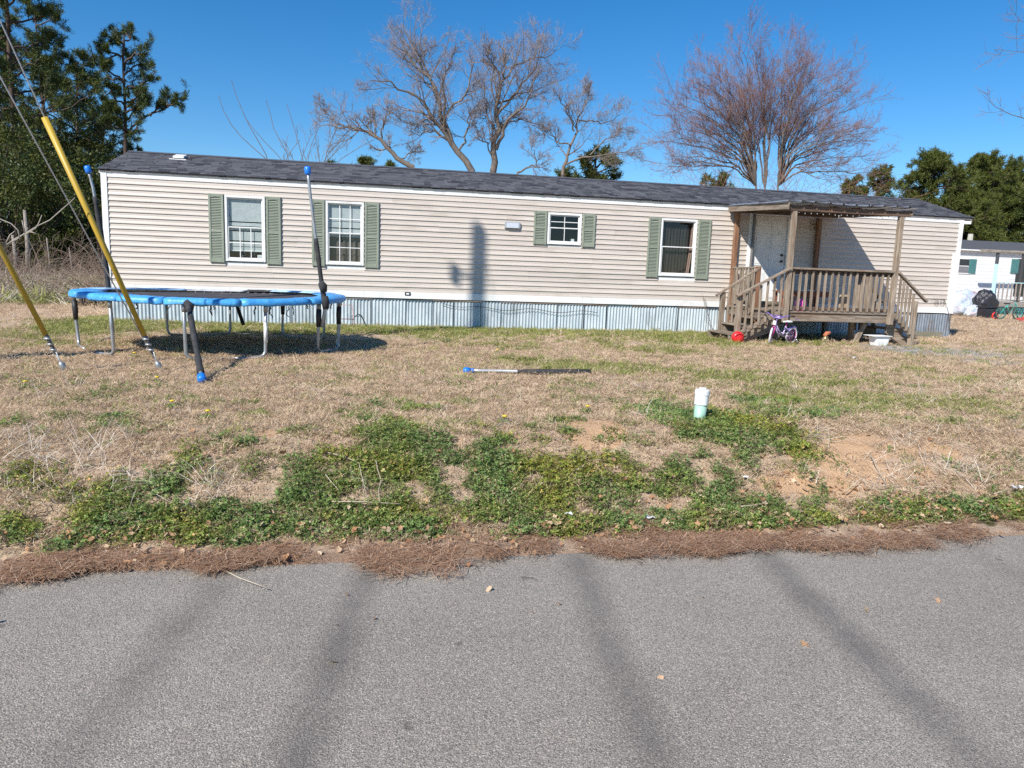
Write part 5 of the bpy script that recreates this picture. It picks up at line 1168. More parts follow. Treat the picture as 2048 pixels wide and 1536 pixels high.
ndl_g = Mleaf('pine_needle_spray', [(0,(.036,.060,.018)),(.35,(.065,.095,.026)),(.7,(.11,.135,.038)),(1,(.022,.04,.015))], .55, .15, pos=(.35,(1.25,1.1,.7)))
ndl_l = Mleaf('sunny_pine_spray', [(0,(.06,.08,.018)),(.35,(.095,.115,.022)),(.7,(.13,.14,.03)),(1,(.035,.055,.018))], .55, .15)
lf_ev = Mleaf('evergreen_leaf', [(0,(.034,.055,.016)),(.4,(.06,.085,.023)),(.75,(.09,.11,.027)),(1,(.02,.035,.014))], .5, .15, pos=(.5,(1.4,1.1,.7)))
lf_y = Mleaf('olive_leaf', [(0,(.085,.105,.022)),(.4,(.14,.155,.034)),(.75,(.20,.19,.042)),(1,(.04,.06,.018))], .5, .2, pos=(.5,(1.3,1.0,.6)))
def sprays(C, D_, N, ln, w, spread, rg):
    """N thin blades at each tip C (M,3) pointing about D_"""
    Mn = len(C); C = np.repeat(C, N, 0); D2 = unit(np.repeat(D_, N, 0)+rg.normal(size=(Mn*N, 3))*spread); s = unit(np.cross(D2, rg.normal(size=D2.shape)))*w
    L = (ln*(.6+.7*rg.random(Mn*N)))[:, None]; C = C+rg.normal(size=C.shape)*ln*.25
    V = np.stack([C-s*.5, C+s*.5, C+D2*L*.6+s*.5, C+D2*L+s*.0, C+D2*L*.6-s*.5], 1).reshape(-1, 3); o = np.arange(Mn*N)[:, None]*5
    return V, o+np.array([[0,1,2,3,4]])
def leaves(C, size, rg, jitter=1.0):
    N = len(C); a = unit(rg.normal(size=(N, 3))); b_ = unit(np.cross(a, rg.normal(size=(N, 3)))); s = (size*(.5+.9*rg.random(N)))[:, None]
    V = np.stack([C-a*s, C+b_*s*.45, C+a*s, C-b_*s*.45], 1).reshape(-1, 3); o = np.arange(N)[:, None]*4
    return V, o+np.array([[0,1,2,3]])
def traced(lines, dist_y, dj, rg, rs=.8):
    """limb outlines given as picture positions, stood at their real distance with real spread in depth"""
    out = []
    for L in lines:
        pts = [at(x, y, dist_y) for (x, y) in L['p']]; k = len(pts); off = L.get('d', 0.0); off0 = L.get('d0', 0.0)
        for i in range(k):
            t = i/(k-1); dd = (off0+(off-off0)*t); v = unit(pts[i]-CAM); pts[i] = pts[i]+v*dd
        P = resample(pts, 12); P[1:-1] += rg.normal(size=P[1:-1].shape)*L.get('w', .06); out.append((P, np.linspace(L['r'][0]*rs, L['r'][1]*rs, 12)))
    return np.array([o[0] for o in out]), np.array([o[1] for o in out])
def bare_tree(name, label, lines, ydist, spec, twig, seed, group=None, trunk_extra=None, buds=None, bark=None):
    rg = np.random.default_rng(seed); P1, R1 = traced(lines, ydist, 0, rg); base = P1[0, 0].copy(); base[2] = float(g(base[0], base[1]))
    t = thing(name, label, 'tree', tuple(base), group)
    parts = [tubes(P1, R1, 7)]
    # bring the limb bases down to the ground
    roots = [i for i, L in enumerate(lines) if L.get('root')]
    for i in roots:
        q = P1[i, 0]; gb = np.array([q[0]+rg.normal()*.1, q[1], float(g(q[0], q[1]))-.2]); B = np.linspace(gb, q, 4)[None]; parts.append(tubes(B, np.linspace(R1[i, 0]*1.4, R1[i, 0], 4)[None], 8))
    V, F_ = joinvf(parts); link('trunk', npmesh('trunk', V, F_, bark or bark_g, True), t)
    lv = (P1, R1); tw = []; br = []
    for li, (m_, k_, kw) in enumerate(spec):
        ch = children(lv[0], lv[1], m_, k_, rng=rg, **kw); (br if li == 0 else tw).append(ch); lv = ch
    V, F_ = joinvf([tubes(B, R, 4) for B, R in br]); link('branches', npmesh('branches', V, F_, bark or bark_g, True), t)['kind'] = 'stuff'
    V, F_ = joinvf([tubes(B, R, 3) for B, R in tw]); link('crown', npmesh('crown', V, F_, twig), t)
    if buds:
        tips = lv[0][:, 1:].reshape(-1, 3); tips = tips[rg.random(len(tips)) < buds[0]]; V, f = leaves(tips+rg.normal(size=tips.shape)*.04, buds[1], rg); link('buds', npmesh('buds', V, f, bud_red), t)['kind'] = 'stuff'
    return t
PX = lambda *a: [(a[i], a[i+1]) for i in range(0, len(a), 2)]
Yc = 30.0
specA = [(12, 7, dict(lo=.24, ratio=.36, ang=46, wig=.15, up=.08, rr=.45, decay=.35, minr=.009)), (11, 6, dict(lo=.15, ratio=.50, ang=44, wig=.18, up=.05, rr=.6, decay=.4, minr=.006)), (9, 4, dict(lo=.2, ratio=.50, ang=40, wig=.20, up=.05, rr=.5, minr=.0036))]
bare_tree('bare_tree', 'tall bare leafless tree behind the roof ridge with crooked limbs sweeping left', [
    dict(p=PX(945,345,930,320,905,290,885,255,880,215,878,190,865,160,840,140,820,115,805,90), r=(.26,.05), root=1, w=.05),
    dict(p=PX(903,290,880,260,862,230,845,200,828,188,800,180,780,165,740,160), r=(.15,.03), d=-1.5),
    dict(p=PX(880,215,870,180,850,130,830,100,815,75,805,50), r=(.12,.03), d=1.5),
    dict(p=PX(878,190,890,150,905,110,912,85), r=(.09,.025), d=-1), dict(p=PX(862,160,838,120,850,98,842,72), r=(.09,.025), d=.8),
    dict(p=PX(905,285,890,240,900,215,930,195,945,150,950,120), r=(.12,.03), d=-1.2), dict(p=PX(918,300,935,260,940,225,960,200), r=(.09,.025), d=1.4),
    dict(p=PX(895,280,870,262,840,268,820,262), r=(.08,.02), d=1.2), dict(p=PX(868,232,850,240,830,250,800,240), r=(.06,.02), d=-.8)], Yc, specA, twig_pink, 1, bark=M('warm_grey_bark', (.19,.165,.145), (.10,.085,.072), 8, .9, .4, 30, stretch=(2,2,.5)))  # bark is a warm grey of its own, mottled by noise
bare_tree('bare_tree', 'low bare limb tree leaning far left behind the roof, left of the tallest bare tree', [
    dict(p=PX(828,336,800,320,780,300,762,280,745,268,715,260,690,256,665,250), r=(.19,.05), root=1), dict(p=PX(690,256,665,240,650,225,640,215), r=(.06,.02), d=1), dict(p=PX(762,280,765,260,772,240,775,215), r=(.07,.02), d=-1),
    dict(p=PX(742,268,735,240,745,225), r=(.05,.02), d=.7), dict(p=PX(800,320,830,300,838,290), r=(.05,.02), d=.9)], Yc-2, specA, twig_pink, 2)
bare_tree('bare_tree', 'bare upright tree with rounded crown standing in the middle of the bare group', [
    dict(p=PX(985,348,985,320,990,285,995,250,992,215,998,180,1000,150,985,135,960,120), r=(.27,.05), root=1), dict(p=PX(992,300,1010,262,1020,235,1048,215,1062,190,1072,150), r=(.15,.03), d=-1.2),
    dict(p=PX(998,180,1008,145,1010,110,1008,80), r=(.10,.03), d=1), dict(p=PX(1000,170,1030,130,1060,120,1095,110,1110,100), r=(.10,.03), d=1.4), dict(p=PX(995,230,1020,200,1050,160,1075,130,1080,85), r=(.11,.03), d=-1.6),
    dict(p=PX(990,260,975,230,968,190,965,160), r=(.09,.025), d=1.3), dict(p=PX(990,262,1015,245,1050,240,1085,255), r=(.08,.02), d=-.5), dict(p=PX(992,210,1040,190,1090,175,1110,160), r=(.07,.02), d=1.5),
    dict(p=PX(985,320,975,290,955,270,950,250), r=(.07,.02), d=-1.1), dict(p=PX(992,140,975,110,965,90), r=(.06,.02), d=-1)], Yc+1, specA, twig_pink, 3)
bare_tree('bare_tree', 'spreading bare tree at the right of the bare group over the small pine', [
    dict(p=PX(1125,352,1130,325,1140,295,1148,270,1155,240,1165,215,1180,200), r=(.14,.03), root=1, d=.5), dict(p=PX(1148,262,1140,235,1128,215,1115,190), r=(.07,.02), d=-.8), dict(p=PX(1140,290,1120,285,1100,265,1085,258), r=(.07,.02), d=.8),
    dict(p=PX(1130,330,1165,315,1200,312,1235,305,1262,300), r=(.08,.02), d=-.8), dict(p=PX(1155,240,1190,245,1225,240,1240,230), r=(.06,.02), d=.7), dict(p=PX(1180,310,1205,285,1235,262,1250,255), r=(.06,.02), d=-.5), dict(p=PX(1170,210,1178,185,1175,165), r=(.04,.015), d=.3), dict(p=PX(1035,345,1060,335,1075,330,1068,305,1062,290), r=(.08,.02), d=-.5, root=1)], Yc, specA, twig_pink, 4)
# dome of red budded twigs: limbs fan out from a short trunk
fan = []; rgf = np.random.default_rng(12)
tips = [(1320,330),(1312,300),(1325,270),(1335,235),(1350,190),(1385,145),(1430,110),(1460,85),(1500,72),(1540,62),(1580,68),(1625,80),(1660,105),(1690,135),(1725,160),(1745,195),(1755,235),(1740,275),(1730,310),(1722,340),(1400,230),(1470,140),(1600,120),(1670,200),(1560,100),(1440,190),(1640,250),(1690,260),(1380,300),(1700,330)]
tips = []
for i in range(46):
    a = math.radians(-8+196*(i+.5)/46+rgf.uniform(-3, 3)); q_ = rgf.uniform(.62, .93) if i % 2 else rgf.uniform(.85, .95)
    tips.append((1534+218*q_*math.cos(a), 318-232*q_*math.sin(a)))
for i, (tx, ty) in enumerate(tips):
    b0 = ((1512, 372), (1530, 374), (1556, 372))[int(np.clip((tx-1400)/90+rgf.normal()*.5, 0, 2))]
    m1_ = (b0[0]+(tx-b0[0])*.20, 368+(ty-368)*.40-14); m2_ = (b0[0]+(tx-b0[0])*.60, 368+(ty-368)*.78-10)
    fan.append(dict(p=[b0, m1_, m2_, (tx, ty)], r=(.075, .016), d=rgf.uniform(-3.2, 3.2), w=.06, root=(i in (8, 22, 36))))
specR = [(11, 6, dict(lo=.25, ratio=.30, ang=34, wig=.10, up=.08, rr=.5, decay=.3, minr=.010)), (8, 5, dict(lo=.15, ratio=.48, ang=32, wig=.12, up=.08, rr=.55, decay=.3, minr=.005)), (8, 3, dict(lo=.2, ratio=.50, ang=34, wig=.15, up=.06, rr=.55, minr=.0036))]
bare_tree('red_maple', 'large dome shaped leafless maple with red budding twigs behind the porch roof', fan, 31.0, specR, twig_red, 5, bark=M('pale_maple_bark', (.21,.175,.15), (.13,.105,.09), 8, .9, .4, 30, stretch=(2,2,.5)), buds=(.22, .030))
# tree outside the frame at the right whose branch tips reach in
bare_tree('bare_tree', 'bare tree out of frame with thin budding branch tips at the upper right corner', [
    dict(p=PX(2330,600,2320,400,2300,250), r=(.20,.12), root=1), dict(p=PX(2300,300,2200,270,2120,245,2048,238,2010,225,1985,212,1965,190), r=(.04,.005), w=.02), dict(p=PX(2310,200,2200,130,2120,110,2060,104,2020,103,1990,98), r=(.03,.004), w=.02), dict(p=PX(2300,260,2180,120,2110,70,2060,48,2030,35,2018,12), r=(.03,.004), w=.02)],
    2.0, [(12, 5, dict(lo=.45, ratio=.14, ang=40, wig=.15, up=.05, rr=.5, decay=.2, minr=.0035)), (7, 4, dict(lo=.2, ratio=.5, ang=40, wig=.15, up=.05, rr=.6, minr=.0025))], twig_red, 6, buds=(.4, .012))
# whips of a cut back shrub behind the home
def whip_shrub(name, label, px_lines, y, seed, extra, base_px):
    rg = np.random.default_rng(seed); b0 = at(*base_px, y); b0[2] = 0
    P_ = []
    for L in px_lines:
        pts = [np.array([b0[0]+rg.normal()*.15, y, 0.])]+[at(a, c, y) for a, c in L]; P_.append(resample(pts, 16))
    P_ = np.array(P_); R_w = np.tile(np.linspace(.024, .007, 16), (len(P_), 1))
    t = thing(name, label, 'shrub', (b0[0], y, 0)); V, f = tubes(P_, R_w, 6); link('stems', npmesh('stems', V, f, bark_g, True), t)
    lv = (P_, R_w*.6); ch = children(*lv, 5, 6, lo=.5, ratio=.13, ang=30, wig=.12, up=.2, rr=.5, rng=rg, minr=.005); c2 = children(*ch, 3, 4, lo=.3, ratio=.5, ang=30, wig=.15, up=.2, rng=rg, minr=.004)
    if extra: V, F_ = joinvf([tubes(*ch, 3), tubes(*c2, 3)]); link('twigs', npmesh('twigs', V, F_, twig_grey), t)
whip_shrub('whip_shrub', 'long thin upright bare shoots rising behind the left part of the roof', [PX(532,318,500,290,470,262,448,225,437,190),PX(537,318,515,280,492,240,480,210,468,180,463,160),PX(568,322,535,290,500,250,495,242),PX(582,325,565,290,548,260,540,225,532,200),PX(608,328,598,290,588,255,580,228,573,208)], 7.0, 31, False, (560,330))
whip_shrub('twiggy_shrub', 'dense fan of grey twigs above the roof behind the blue capped pole', [PX(648,325,655,300,665,275,680,240,683,200),PX(645,325,662,300,690,275,715,255),PX(652,326,675,300,700,262,705,235),PX(670,325,710,300,745,280),PX(640,324,632,290,630,260,640,230),PX(615,325,622,290,640,250),PX(590,325,575,300,560,290),PX(570,322,590,290,600,280),PX(600,325,610,300,618,280)], 9.0, 32, True, (640,330))
# far thin sapling tops just clearing the roof
# ---------------------------------------------------------------- pines
def pine(name, label, base_xy, h, trunk_pts, limbs, seed, tuft=(9, .42, .05), mat=None, nl=(5, 7), spread=.9, group='pine trees beyond the field', cat='tree', lratio=.3):
    rg = np.random.default_rng(seed); t = thing(name, label, cat, (base_xy[0], base_xy[1], float(g(*base_xy))), group)
    TP = resample(trunk_pts, 14); TR = np.linspace(.011*h+.05, .05, 14); parts = [tubes(TP[None], TR[None], 9)]
    LP = np.array([resample(q, 8) for q in limbs]); LP[:, 1:] += rg.normal(size=LP[:, 1:].shape)*.10; LR = np.array([np.linspace(.085, .03, 8)]*len(LP))
    parts.append(tubes(LP, LR, 5)); V, F_ = joinvf(parts); link('trunk', npmesh('trunk', V, F_, bark_d, True), t)
    c1 = children(LP, LR, nl[0], 5, lo=.30, ratio=lratio, ang=50, wig=.2, up=.08, rr=.6, rng=rg, minr=.012, decay=.3); c2 = children(*c1, nl[1], 4, lo=.2, ratio=.5, ang=45, wig=.2, up=.10, rr=.6, rng=rg, minr=.008)
    V, F_ = joinvf([tubes(*c1, 4), tubes(*c2, 3)]); link('branches', npmesh('branches', V, F_, bark_d), t)
    tips = np.concatenate([c2[0][:, 1:].reshape(-1, 3), c1[0][:, 2:].reshape(-1, 3), LP[:, -2:].reshape(-1, 3)])
    dirs = np.concatenate([np.repeat(unit(c2[0][:, -1]-c2[0][:, 0]), 3, 0), np.repeat(unit(c1[0][:, -1]-c1[0][:, 0]), 3, 0), np.repeat(unit(LP[:, -1]-LP[:, -3]), 2, 0)])
    V, f = sprays(tips, dirs, tuft[0], tuft[1], tuft[2], spread, rg); link('crown', npmesh('crown', V, f, mat or ndl_g), t)
    return t
def auto_limbs(base, h, z0, nL, reach, rg, lean=(0, 0), droop=-.02, top_px=None, prof=None):
    T0 = np.array([base[0], base[1], float(g(*base))-.2]); T1 = T0+np.array([lean[0], lean[1], h]); trunk = [T0, T0+(T1-T0)*.5+np.array([rg.normal()*.2, 0, 0]), T1]; limbs = []
    for i in range(nL):
        u = (i+.5)/nL; z = z0+(h-z0)*u**.9; p = T0+(T1-T0)*(z/h); a = i*2.4+rg.random()*.8
        r = reach*((1-u)**.55*.95+.12)*(.6+.6*rg.random())
        if prof: r *= prof(u)
        e = p+np.array([math.cos(a)*r, math.sin(a)*r, r*(.25+.35*u)]); m_ = (p+e)/2+np.array([0, 0, droop*r]); limbs.append([p, m_, e])
    return trunk, limbs
# the lone pine rising over the left end of the roof
YP = 46.0
tk = [at(250,560,YP), at(251,300,YP), at(250,200,YP), at(245,120,YP), at(248,70,YP)]; tk[0][2] = -.3
lines = [PX(256,268,275,245,300,232,330,215,350,195,372,185), PX(300,232,320,215,330,195), PX(252,250,235,228,222,212), PX(252,205,285,195,300,185), PX(250,195,225,180,205,190), PX(250,170,220,140,190,120,180,95), PX(248,150,275,130,295,135), PX(248,130,280,105,285,85),
         PX(248,120,220,100,205,85), PX(247,100,235,75,240,62), PX(248,90,262,70,270,68), PX(250,180,280,170,310,150,312,140), PX(252,225,280,210,292,195), PX(251,212,230,195,215,165), PX(250,160,225,155,198,160), PX(249,140,262,120,275,110), PX(252,240,270,225,285,215),
         PX(252,262,235,255,222,245), PX(250,190,262,175,270,160), PX(254,262,270,262,285,262), PX(330,215,345,205,365,208), PX(248,110,225,118,200,128),PX(248,88,225,78,215,72),PX(251,215,265,205,278,180)]
limbs = []; rgp = np.random.default_rng(77)
for L in lines:
    d = rgp.uniform(-3.2, 3.2); q = [at(x, y, YP) for x, y in L]; limbs.append([v+unit(v-CAM)*d*i/(len(q)-1) for i, v in enumerate(q)])
pine('pine_tree', 'lone open crowned pine with one long limb reaching right above the roof end', (tk[0][0], YP), 17, tk, limbs, 8, tuft=(13, .26, .026), nl=(5, 4), lratio=.28)
# the tall pines filling the left edge
rgp = np.random.default_rng(5)
for k, (px, yy, top, z0f, reach, nL, lab) in enumerate(((60,44,-160,.30,4.6,28,'tallest dark pine at the left edge rising out of the frame'),(150,52,112,.22,4.4,22,'broad dark pine between the tallest pine and the lone pine'),(100,60,20,.25,4.4,20,'dark pine crown showing right of the tallest pine top'),
                                             (-40,50,-60,.2,5.0,30,'pine leaning in from beyond the left frame edge'),(215,68,205,.2,4.0,20,'lower dark pine tucked behind the lone pine trunk'),(15,64,60,.2,5,24,'pine half hidden deep behind the tallest pine'))):
    p0 = at(px, 560, yy); T = at(px, top, yy); h = T[2]-0
    trunk, limbs = auto_limbs((p0[0], p0[1]), h, h*z0f, nL, reach, rgp, lean=(rgp.normal()*.4, 0))
    pine('pine_tree', lab, (p0[0], p0[1]), h, trunk, limbs, 20+k, tuft=(11, .34, .034), nl=(6, 5), lratio=.42)
def leafy(name, label, c, r, N, size, seed, mat, trunk_h=None, group=None, lob=7, cat='tree', holes=.35):
    """evergreen crown: leaf clusters spread over branch ends inside an uneven volume"""
    rg = np.random.default_rng(seed); gz_ = float(g(c[0], c[1])); t = thing(name, label, cat, (c[0], c[1], gz_), group)
    nb_ = 40*lob//7; d = unit(rg.normal(size=(nb_, 3))); rad = (.45+.6*rg.random((nb_, 1))); ends = np.array(c)+d*rad*np.array(r)*.9
    st = np.array([c[0], c[1], max(gz_+.3, c[2]-r[2]*.8)]); P_ = np.array([resample([st, st*.45+e*.55+rg.normal(size=3)*.15*r[0]*.3+np.array([0,0,-.1*r[2]]), e], 7) for e in ends]); Rr = np.tile(np.linspace(.06+.01*r[0], .02, 7), (nb_, 1))
    parts = [tubes(P_, Rr, 4), tubes(np.linspace([c[0], c[1], gz_-.2], st+np.array([0,0,.3]), 4)[None], np.linspace(.10+.03*r[0], .08+.02*r[0], 4)[None], 8)]
    V, F_ = joinvf(parts); link('trunk', npmesh('trunk', V, F_, bark_d), t)
    K = max(1, N//nb_//8); cl = ends[:, None, :]+rg.normal(size=(nb_, 8, 3))*np.array(r)*.17; cl = cl.reshape(-1, 3); cs = rg.uniform(.5, 1.3, len(cl)); Cn = np.repeat(cl, K, 0)+rg.normal(size=(len(cl)*K, 3))*np.repeat(cs, K)[:, None]*np.array(r)*.075
    Cn = Cn[Cn[:, 2] > gz_+.1]; V, f = leaves(Cn, size, rg); link('crown', npmesh('crown', V, f, mat), t); return t
for k, (px, py, yy, rx, rz, N, lab) in enumerate(((20,430,34,3.4,3.6,9000,'dark evergreen filling the lower left corner under the pines'),(110,400,40,4.0,4.4,10000,'big dark evergreen under the pines left of the home'),(175,370,46,3.6,4.0,9000,'dark evergreen crown just left of the roof corner'),
    (55,340,52,4.4,4.2,9000,'olive tinged evergreen behind the dark ones at far left'),(200,450,42,2.8,3.0,7000,'low dark evergreen beside the left end of the home'),(140,470,37,3.0,2.6,7000,'low shadowy evergreen beyond the bramble thicket'),(-30,380,40,4.2,5.0,8000,'dark evergreen at the left frame edge behind the guy wires'))):
    c = at(px, py, yy); leafy('evergreen_tree', lab, tuple(c), (rx, rx*.8, rz), int(N*1.8), .095, 60+k, lf_ev if k not in (3,) else lf_y, group='evergreens under the pines')
# evergreens at the right behind the neighbouring home
for k, (px, py, yy, rx, rz, N, mt, lab) in enumerate(((1868,366,42,2.9,2.2,8000,1,'round topped sunlit pine behind the right end of the roof'),(1985,390,44,3.0,3.0,9000,0,'tall dark pine behind the neighbouring home'),(2060,400,48,3.4,3.2,8000,0,'dark pine at the right frame edge'),
    (1920,440,40,2.6,1.9,7000,1,'yellowish low pine between home corner and neighbouring roof'),(1832,408,46,1.2,1.0,5000,1,'small olive pine over the right roof slope'),(2010,455,42,3.2,2.0,6000,0,'low dark pine over the neighbouring roof'),(1955,360,50,2.2,2.2,5000,0,'dark pine peak between the round and the tall one'))):
    c = at(px, py, yy); h = c[2]+rz*1.05; bx_ = (float(c[0]), yy); tr_, lm_ = auto_limbs(bx_, h, h*.22, 44, rx*1.2, rgp, prof=lambda u: .75+.5*math.sin(3.0*u))
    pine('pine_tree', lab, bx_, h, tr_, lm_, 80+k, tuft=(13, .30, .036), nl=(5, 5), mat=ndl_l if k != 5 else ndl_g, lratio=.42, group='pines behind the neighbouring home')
for k, (px, top, yy, w_, lab) in enumerate(((1180,296,36,2.0,'small sunlit pine peeking over the ridge behind the bare trees'),(1735,338,40,1.8,'small pine right of the maple above the porch roof'),(1690,356,44,1.5,'very small pine top at the foot of the maple'),(1420,350,44,1.6,'small olive pine top behind the left foot of the maple'),(725,312,46,1.3,'tiny pine top just above the ridge left of centre'),(775,325,52,1.0,'tiniest pine top above the ridge beside the leaning bare tree'),(285,300,60,2.0,'low far pine top touching the left end of the ridge'),(650,322,50,1.4,'tiny pine top under the grey twigs'),(1120,340,46,1.4,'low pine top at the foot of the spreading bare tree'))):
    p0 = at(px, 560, yy); T = at(px, top, yy); h = T[2]; trunk, limbs = auto_limbs((p0[0], p0[1]), h, h*.35, 22, w_*1.15, rgp)
    pine('pine_tree', lab, (p0[0], p0[1]), h, trunk, limbs, 40+k, tuft=(9, .30, .04), nl=(4, 4), mat=ndl_l, lratio=.4, group='small pines behind the home')
# brown winter scrub low behind the maple and at its foot
def thicket(name, label, boxes, N, h, seed, mat, kind=None, cat=None, r0=.010):
    rg = np.random.default_rng(seed); B = []
    for (x0, x1, y0, y1) in boxes:
        n_ = int(N/len(boxes)); b0 = np.stack([rg.uniform(x0, x1, n_), rg.uniform(y0, y1, n_), np.zeros(n_)], 1); b0[:, 2] = g(b0[:, 0], b0[:, 1]); d = unit(np.stack([rg.normal(size=n_)*.6, rg.normal(size=n_)*.6, np.ones(n_)], 1)); L = h*(.4+.8*rg.random(n_)); P_ = [b0]; 
        bend = rg.normal(size=(n_, 3))*np.array([.22, .22, .05])+np.array([0, 0, -.16])
        for j in range(6): d = unit(d+bend); P_.append(P_[-1]+d*(L/6)[:, None])
        B.append(np.stack(P_, 1))
    B = np.concatenate(B); Rr = np.tile(np.linspace(r0, r0*.35, 7), (len(B), 1)); c1 = children(B, Rr, 4, 4, lo=.25, ratio=.35, ang=50, wig=.3, up=0, rng=rg, minr=r0*.35)
    V, F_ = joinvf([tubes(B, Rr, 3), tubes(*c1, 3)]); o = link(name, npmesh(name, V, F_, mat)); tag(o, label, cat=cat, kind=kind); return o
rust_twig = Mleaf('rust_twig', [(0,(.30,.13,.08)),(.4,(.42,.24,.16)),(.75,(.20,.09,.06)),(1,(.36,.27,.20))], .8, 0)
m_scrub = Mleaf('bramble_cane', [(0,(.22,.15,.11)),(.4,(.34,.26,.20)),(.75,(.15,.09,.07)),(1,(.40,.32,.24))], .8, 0)
thicket('brambles', 'tangled leafless brown brambles left of the home at the lawn edge', [(-6.5,-.3,6,10),(-9,-1,9,14),(-14,-2,13,20),(-2.2,-.2,4.5,7)], 1500, 1.2, 91, m_scrub, kind='stuff')
thicket('woodland_scrub', 'leafless scrub in front of the dark evergreens at far left', [(-34,-6,30,38),(-30,-4,24,30)], 1000, 3.2, 92, m_scrub, kind='stuff', r0=.016)
thicket('rust_scrub', 'rusty brown winter scrub around the foot of the red maple', [(25.5,33,27.5,30.5),(27,32,28,30)], 1700, 9.6, 93, rust_twig, kind='stuff', r0=.016)
# a few pale trunks and a house glimpse deep in the left wood
m_pale = M('pale_bark', (.30,.265,.22), (.18,.155,.13), 6, .8)
for k, (px, y0_, y1_, w_) in enumerate(((52,420,500,.16),(28,470,505,.14),(96,475,520,.06),(141,495,530,.06))):
    a_ = at(px, y1_, 30.0); b_ = at(px-3, y0_, 30.0); a_[2] = -.3
    tag(obj('dead_snag', MB().tube([tuple(a_), tuple((a_+b_)/2+np.array([.08,0,0])), tuple(b_)], [w_, w_*.8, w_*.5], 8), m_pale), ['thick pale broken trunk in the scrub at the far left','short pale stub trunk at the left frame edge','thin pale sapling trunk behind the brambles','thin pale sapling nearest the home end'][k], 'tree trunk')

# ---------------------------------------------------------------- neighbouring mobile home
NY = 16.0; nx0 = 30.6; nx1 = 47.0
nh = thing('neighbour_home', 'white mobile home with low grey roof and teal shutters beyond the lawn on the right', 'mobile home', ((nx0+nx1)/2, NY+2, 0))
mw = M('white_painted_siding', (.78,.78,.77), (.72,.72,.72), 3, .5, .1, 20)
for k in range(14): obj('wall_board', MB().bbox(nx0, NY-.012, .70+k*.166, nx1, NY-.0, .70+k*.166+.160, .004), mw, nh)
obj('wall', MB().box(nx0, NY+.001, -.1, nx1, NY+3.9, 3.03), mw, nh)
for i in range(14): obj('skirt_panel', MB().bbox(nx0+i*1.17, NY-.02, -.1, nx0+i*1.17+1.16, NY-.002, .66, .003), mw, nh)
obj('belly_trim', MB().bbox(nx0, NY-.03, .665, nx1, NY-.014, .695, .003), M('grey_trim', (.30,.27,.25), (.25,.23,.21), 5, .6), nh)
obj('roof', MB().add([(nx0-.15,NY-.2,3.04),(nx1,NY-.2,3.04),(nx1,NY+2,3.62),(nx0-.15,NY+2,3.62),(nx1,NY+4.2,3.04),(nx0-.15,NY+4.2,3.04)], [(0,1,2,3),(3,2,4,5),(0,3,5),(1,4,2)]), M('old_grey_shingles', (.085,.088,.095), (.06,.062,.068), 9, .9, .4, 30, stretch=(1,3,3)), nh)
obj('eave', MB().bbox(nx0-.15, NY-.22, 2.97, nx1, NY-.015, 3.03, .004), mw, nh)
wp = [at(1921,518,NY), at(1938,546,NY)]; ww_ = obj('window', MB().box(wp[0][0]-.22, NY-.045, wp[1][2]-.05, wp[1][0]+.05, NY-.014, wp[0][2]+.05), mw, nh)
obj('pane', MB().box(wp[0][0]-.18, NY-.052, (wp[0][2]+wp[1][2])/2+.02, wp[1][0]+.0, NY-.046, wp[0][2]), M('dark_glass', (.02,.02,.03), (.03,.035,.04), 5, .1), ww_)
obj('pane', MB().box(wp[0][0]-.18, NY-.052, wp[1][2], wp[1][0]+.0, NY-.046, (wp[0][2]+wp[1][2])/2-.02), M('grey_screen', (.16,.16,.17), (.22,.22,.23), 12, .4), ww_)
m_teal = M('teal_shutter', (.07,.20,.20), (.06,.17,.17), 5, .5)
for (pxa, pxb) in ((1938,1949),(2023,2034)):
    a_ = at(pxa, 518, NY); b_ = at(pxb, 547, NY); obj('shutter', MB().bbox(a_[0], NY-.06, b_[2], b_[0], NY-.014, a_[2], .01), m_teal, nh)
a_ = at(2035,518,NY); obj('window', MB().box(a_[0], NY-.05, .9, a_[0]+1.1, NY-.014, a_[2]), M('dark_glass_b', (.02,.02,.025), (.04,.04,.045), 5, .15), nh)
# its porch
PY = NY-1.35
pc_ = at(1983, 600, PY); npz = at(1975, 602, PY)[2]
np_ = thing('neighbour_porch', 'weathered porch with pale blue post and grey balusters on the white neighbouring home', 'porch', (pc_[0]+2, PY, 0))
m_gw = wood('grey_porch_wood', (.33,.30,.27), (.22,.19,.17), (.4,3,3)); m_lb = M('light_blue_post', (.42,.66,.70), (.50,.68,.70), 5, .6)
x0_ = at(1962, 603, PY)[0]; 
for k in range(4): obj('deck_board', MB().bbox(x0_, PY+k*.30, npz-.04, x0_+6, PY+k*.30+.285, npz, .005), m_gw, np_)
obj('rim_joist', MB().bbox(x0_+.02, PY-.03, npz-.24, x0_+6, PY-.004, npz-.045, .004), m_gw, np_)
for k in range(4): obj('footing', MB().box(x0_+.2+k*1.6, PY+.1, -.1, x0_+.3+k*1.6, PY+.2, npz-.045), m_gw, np_)
a_ = at(1986, 600, PY); a2 = at(1990, 500, PY); zt = 2.75
obj('post', MB().bbox(a_[0]-.06, PY, npz+.002, a_[0]+.06, PY+.12, 2.35, .008), m_lb, np_); obj('post_head', MB().bbox(a_[0]-.055, PY+.005, 2.352, a_[0]+.055, PY+.115, 2.86, .008), M('dark_post', (.06,.07,.085), (.05,.05,.06), 5, .7), np_)
obj('post', MB().bbox(a_[0]+1.35, PY, npz+.002, a_[0]+1.45, PY+.10, 2.86, .008), M('dark_post_b', (.05,.055,.055), (.04,.04,.04), 5, .7), np_)
obj('top_rail', MB().bbox(a_[0]+.07, PY-.01, npz+.86, x0_+6, PY+.08, npz+.90, .006), m_lb, np_)
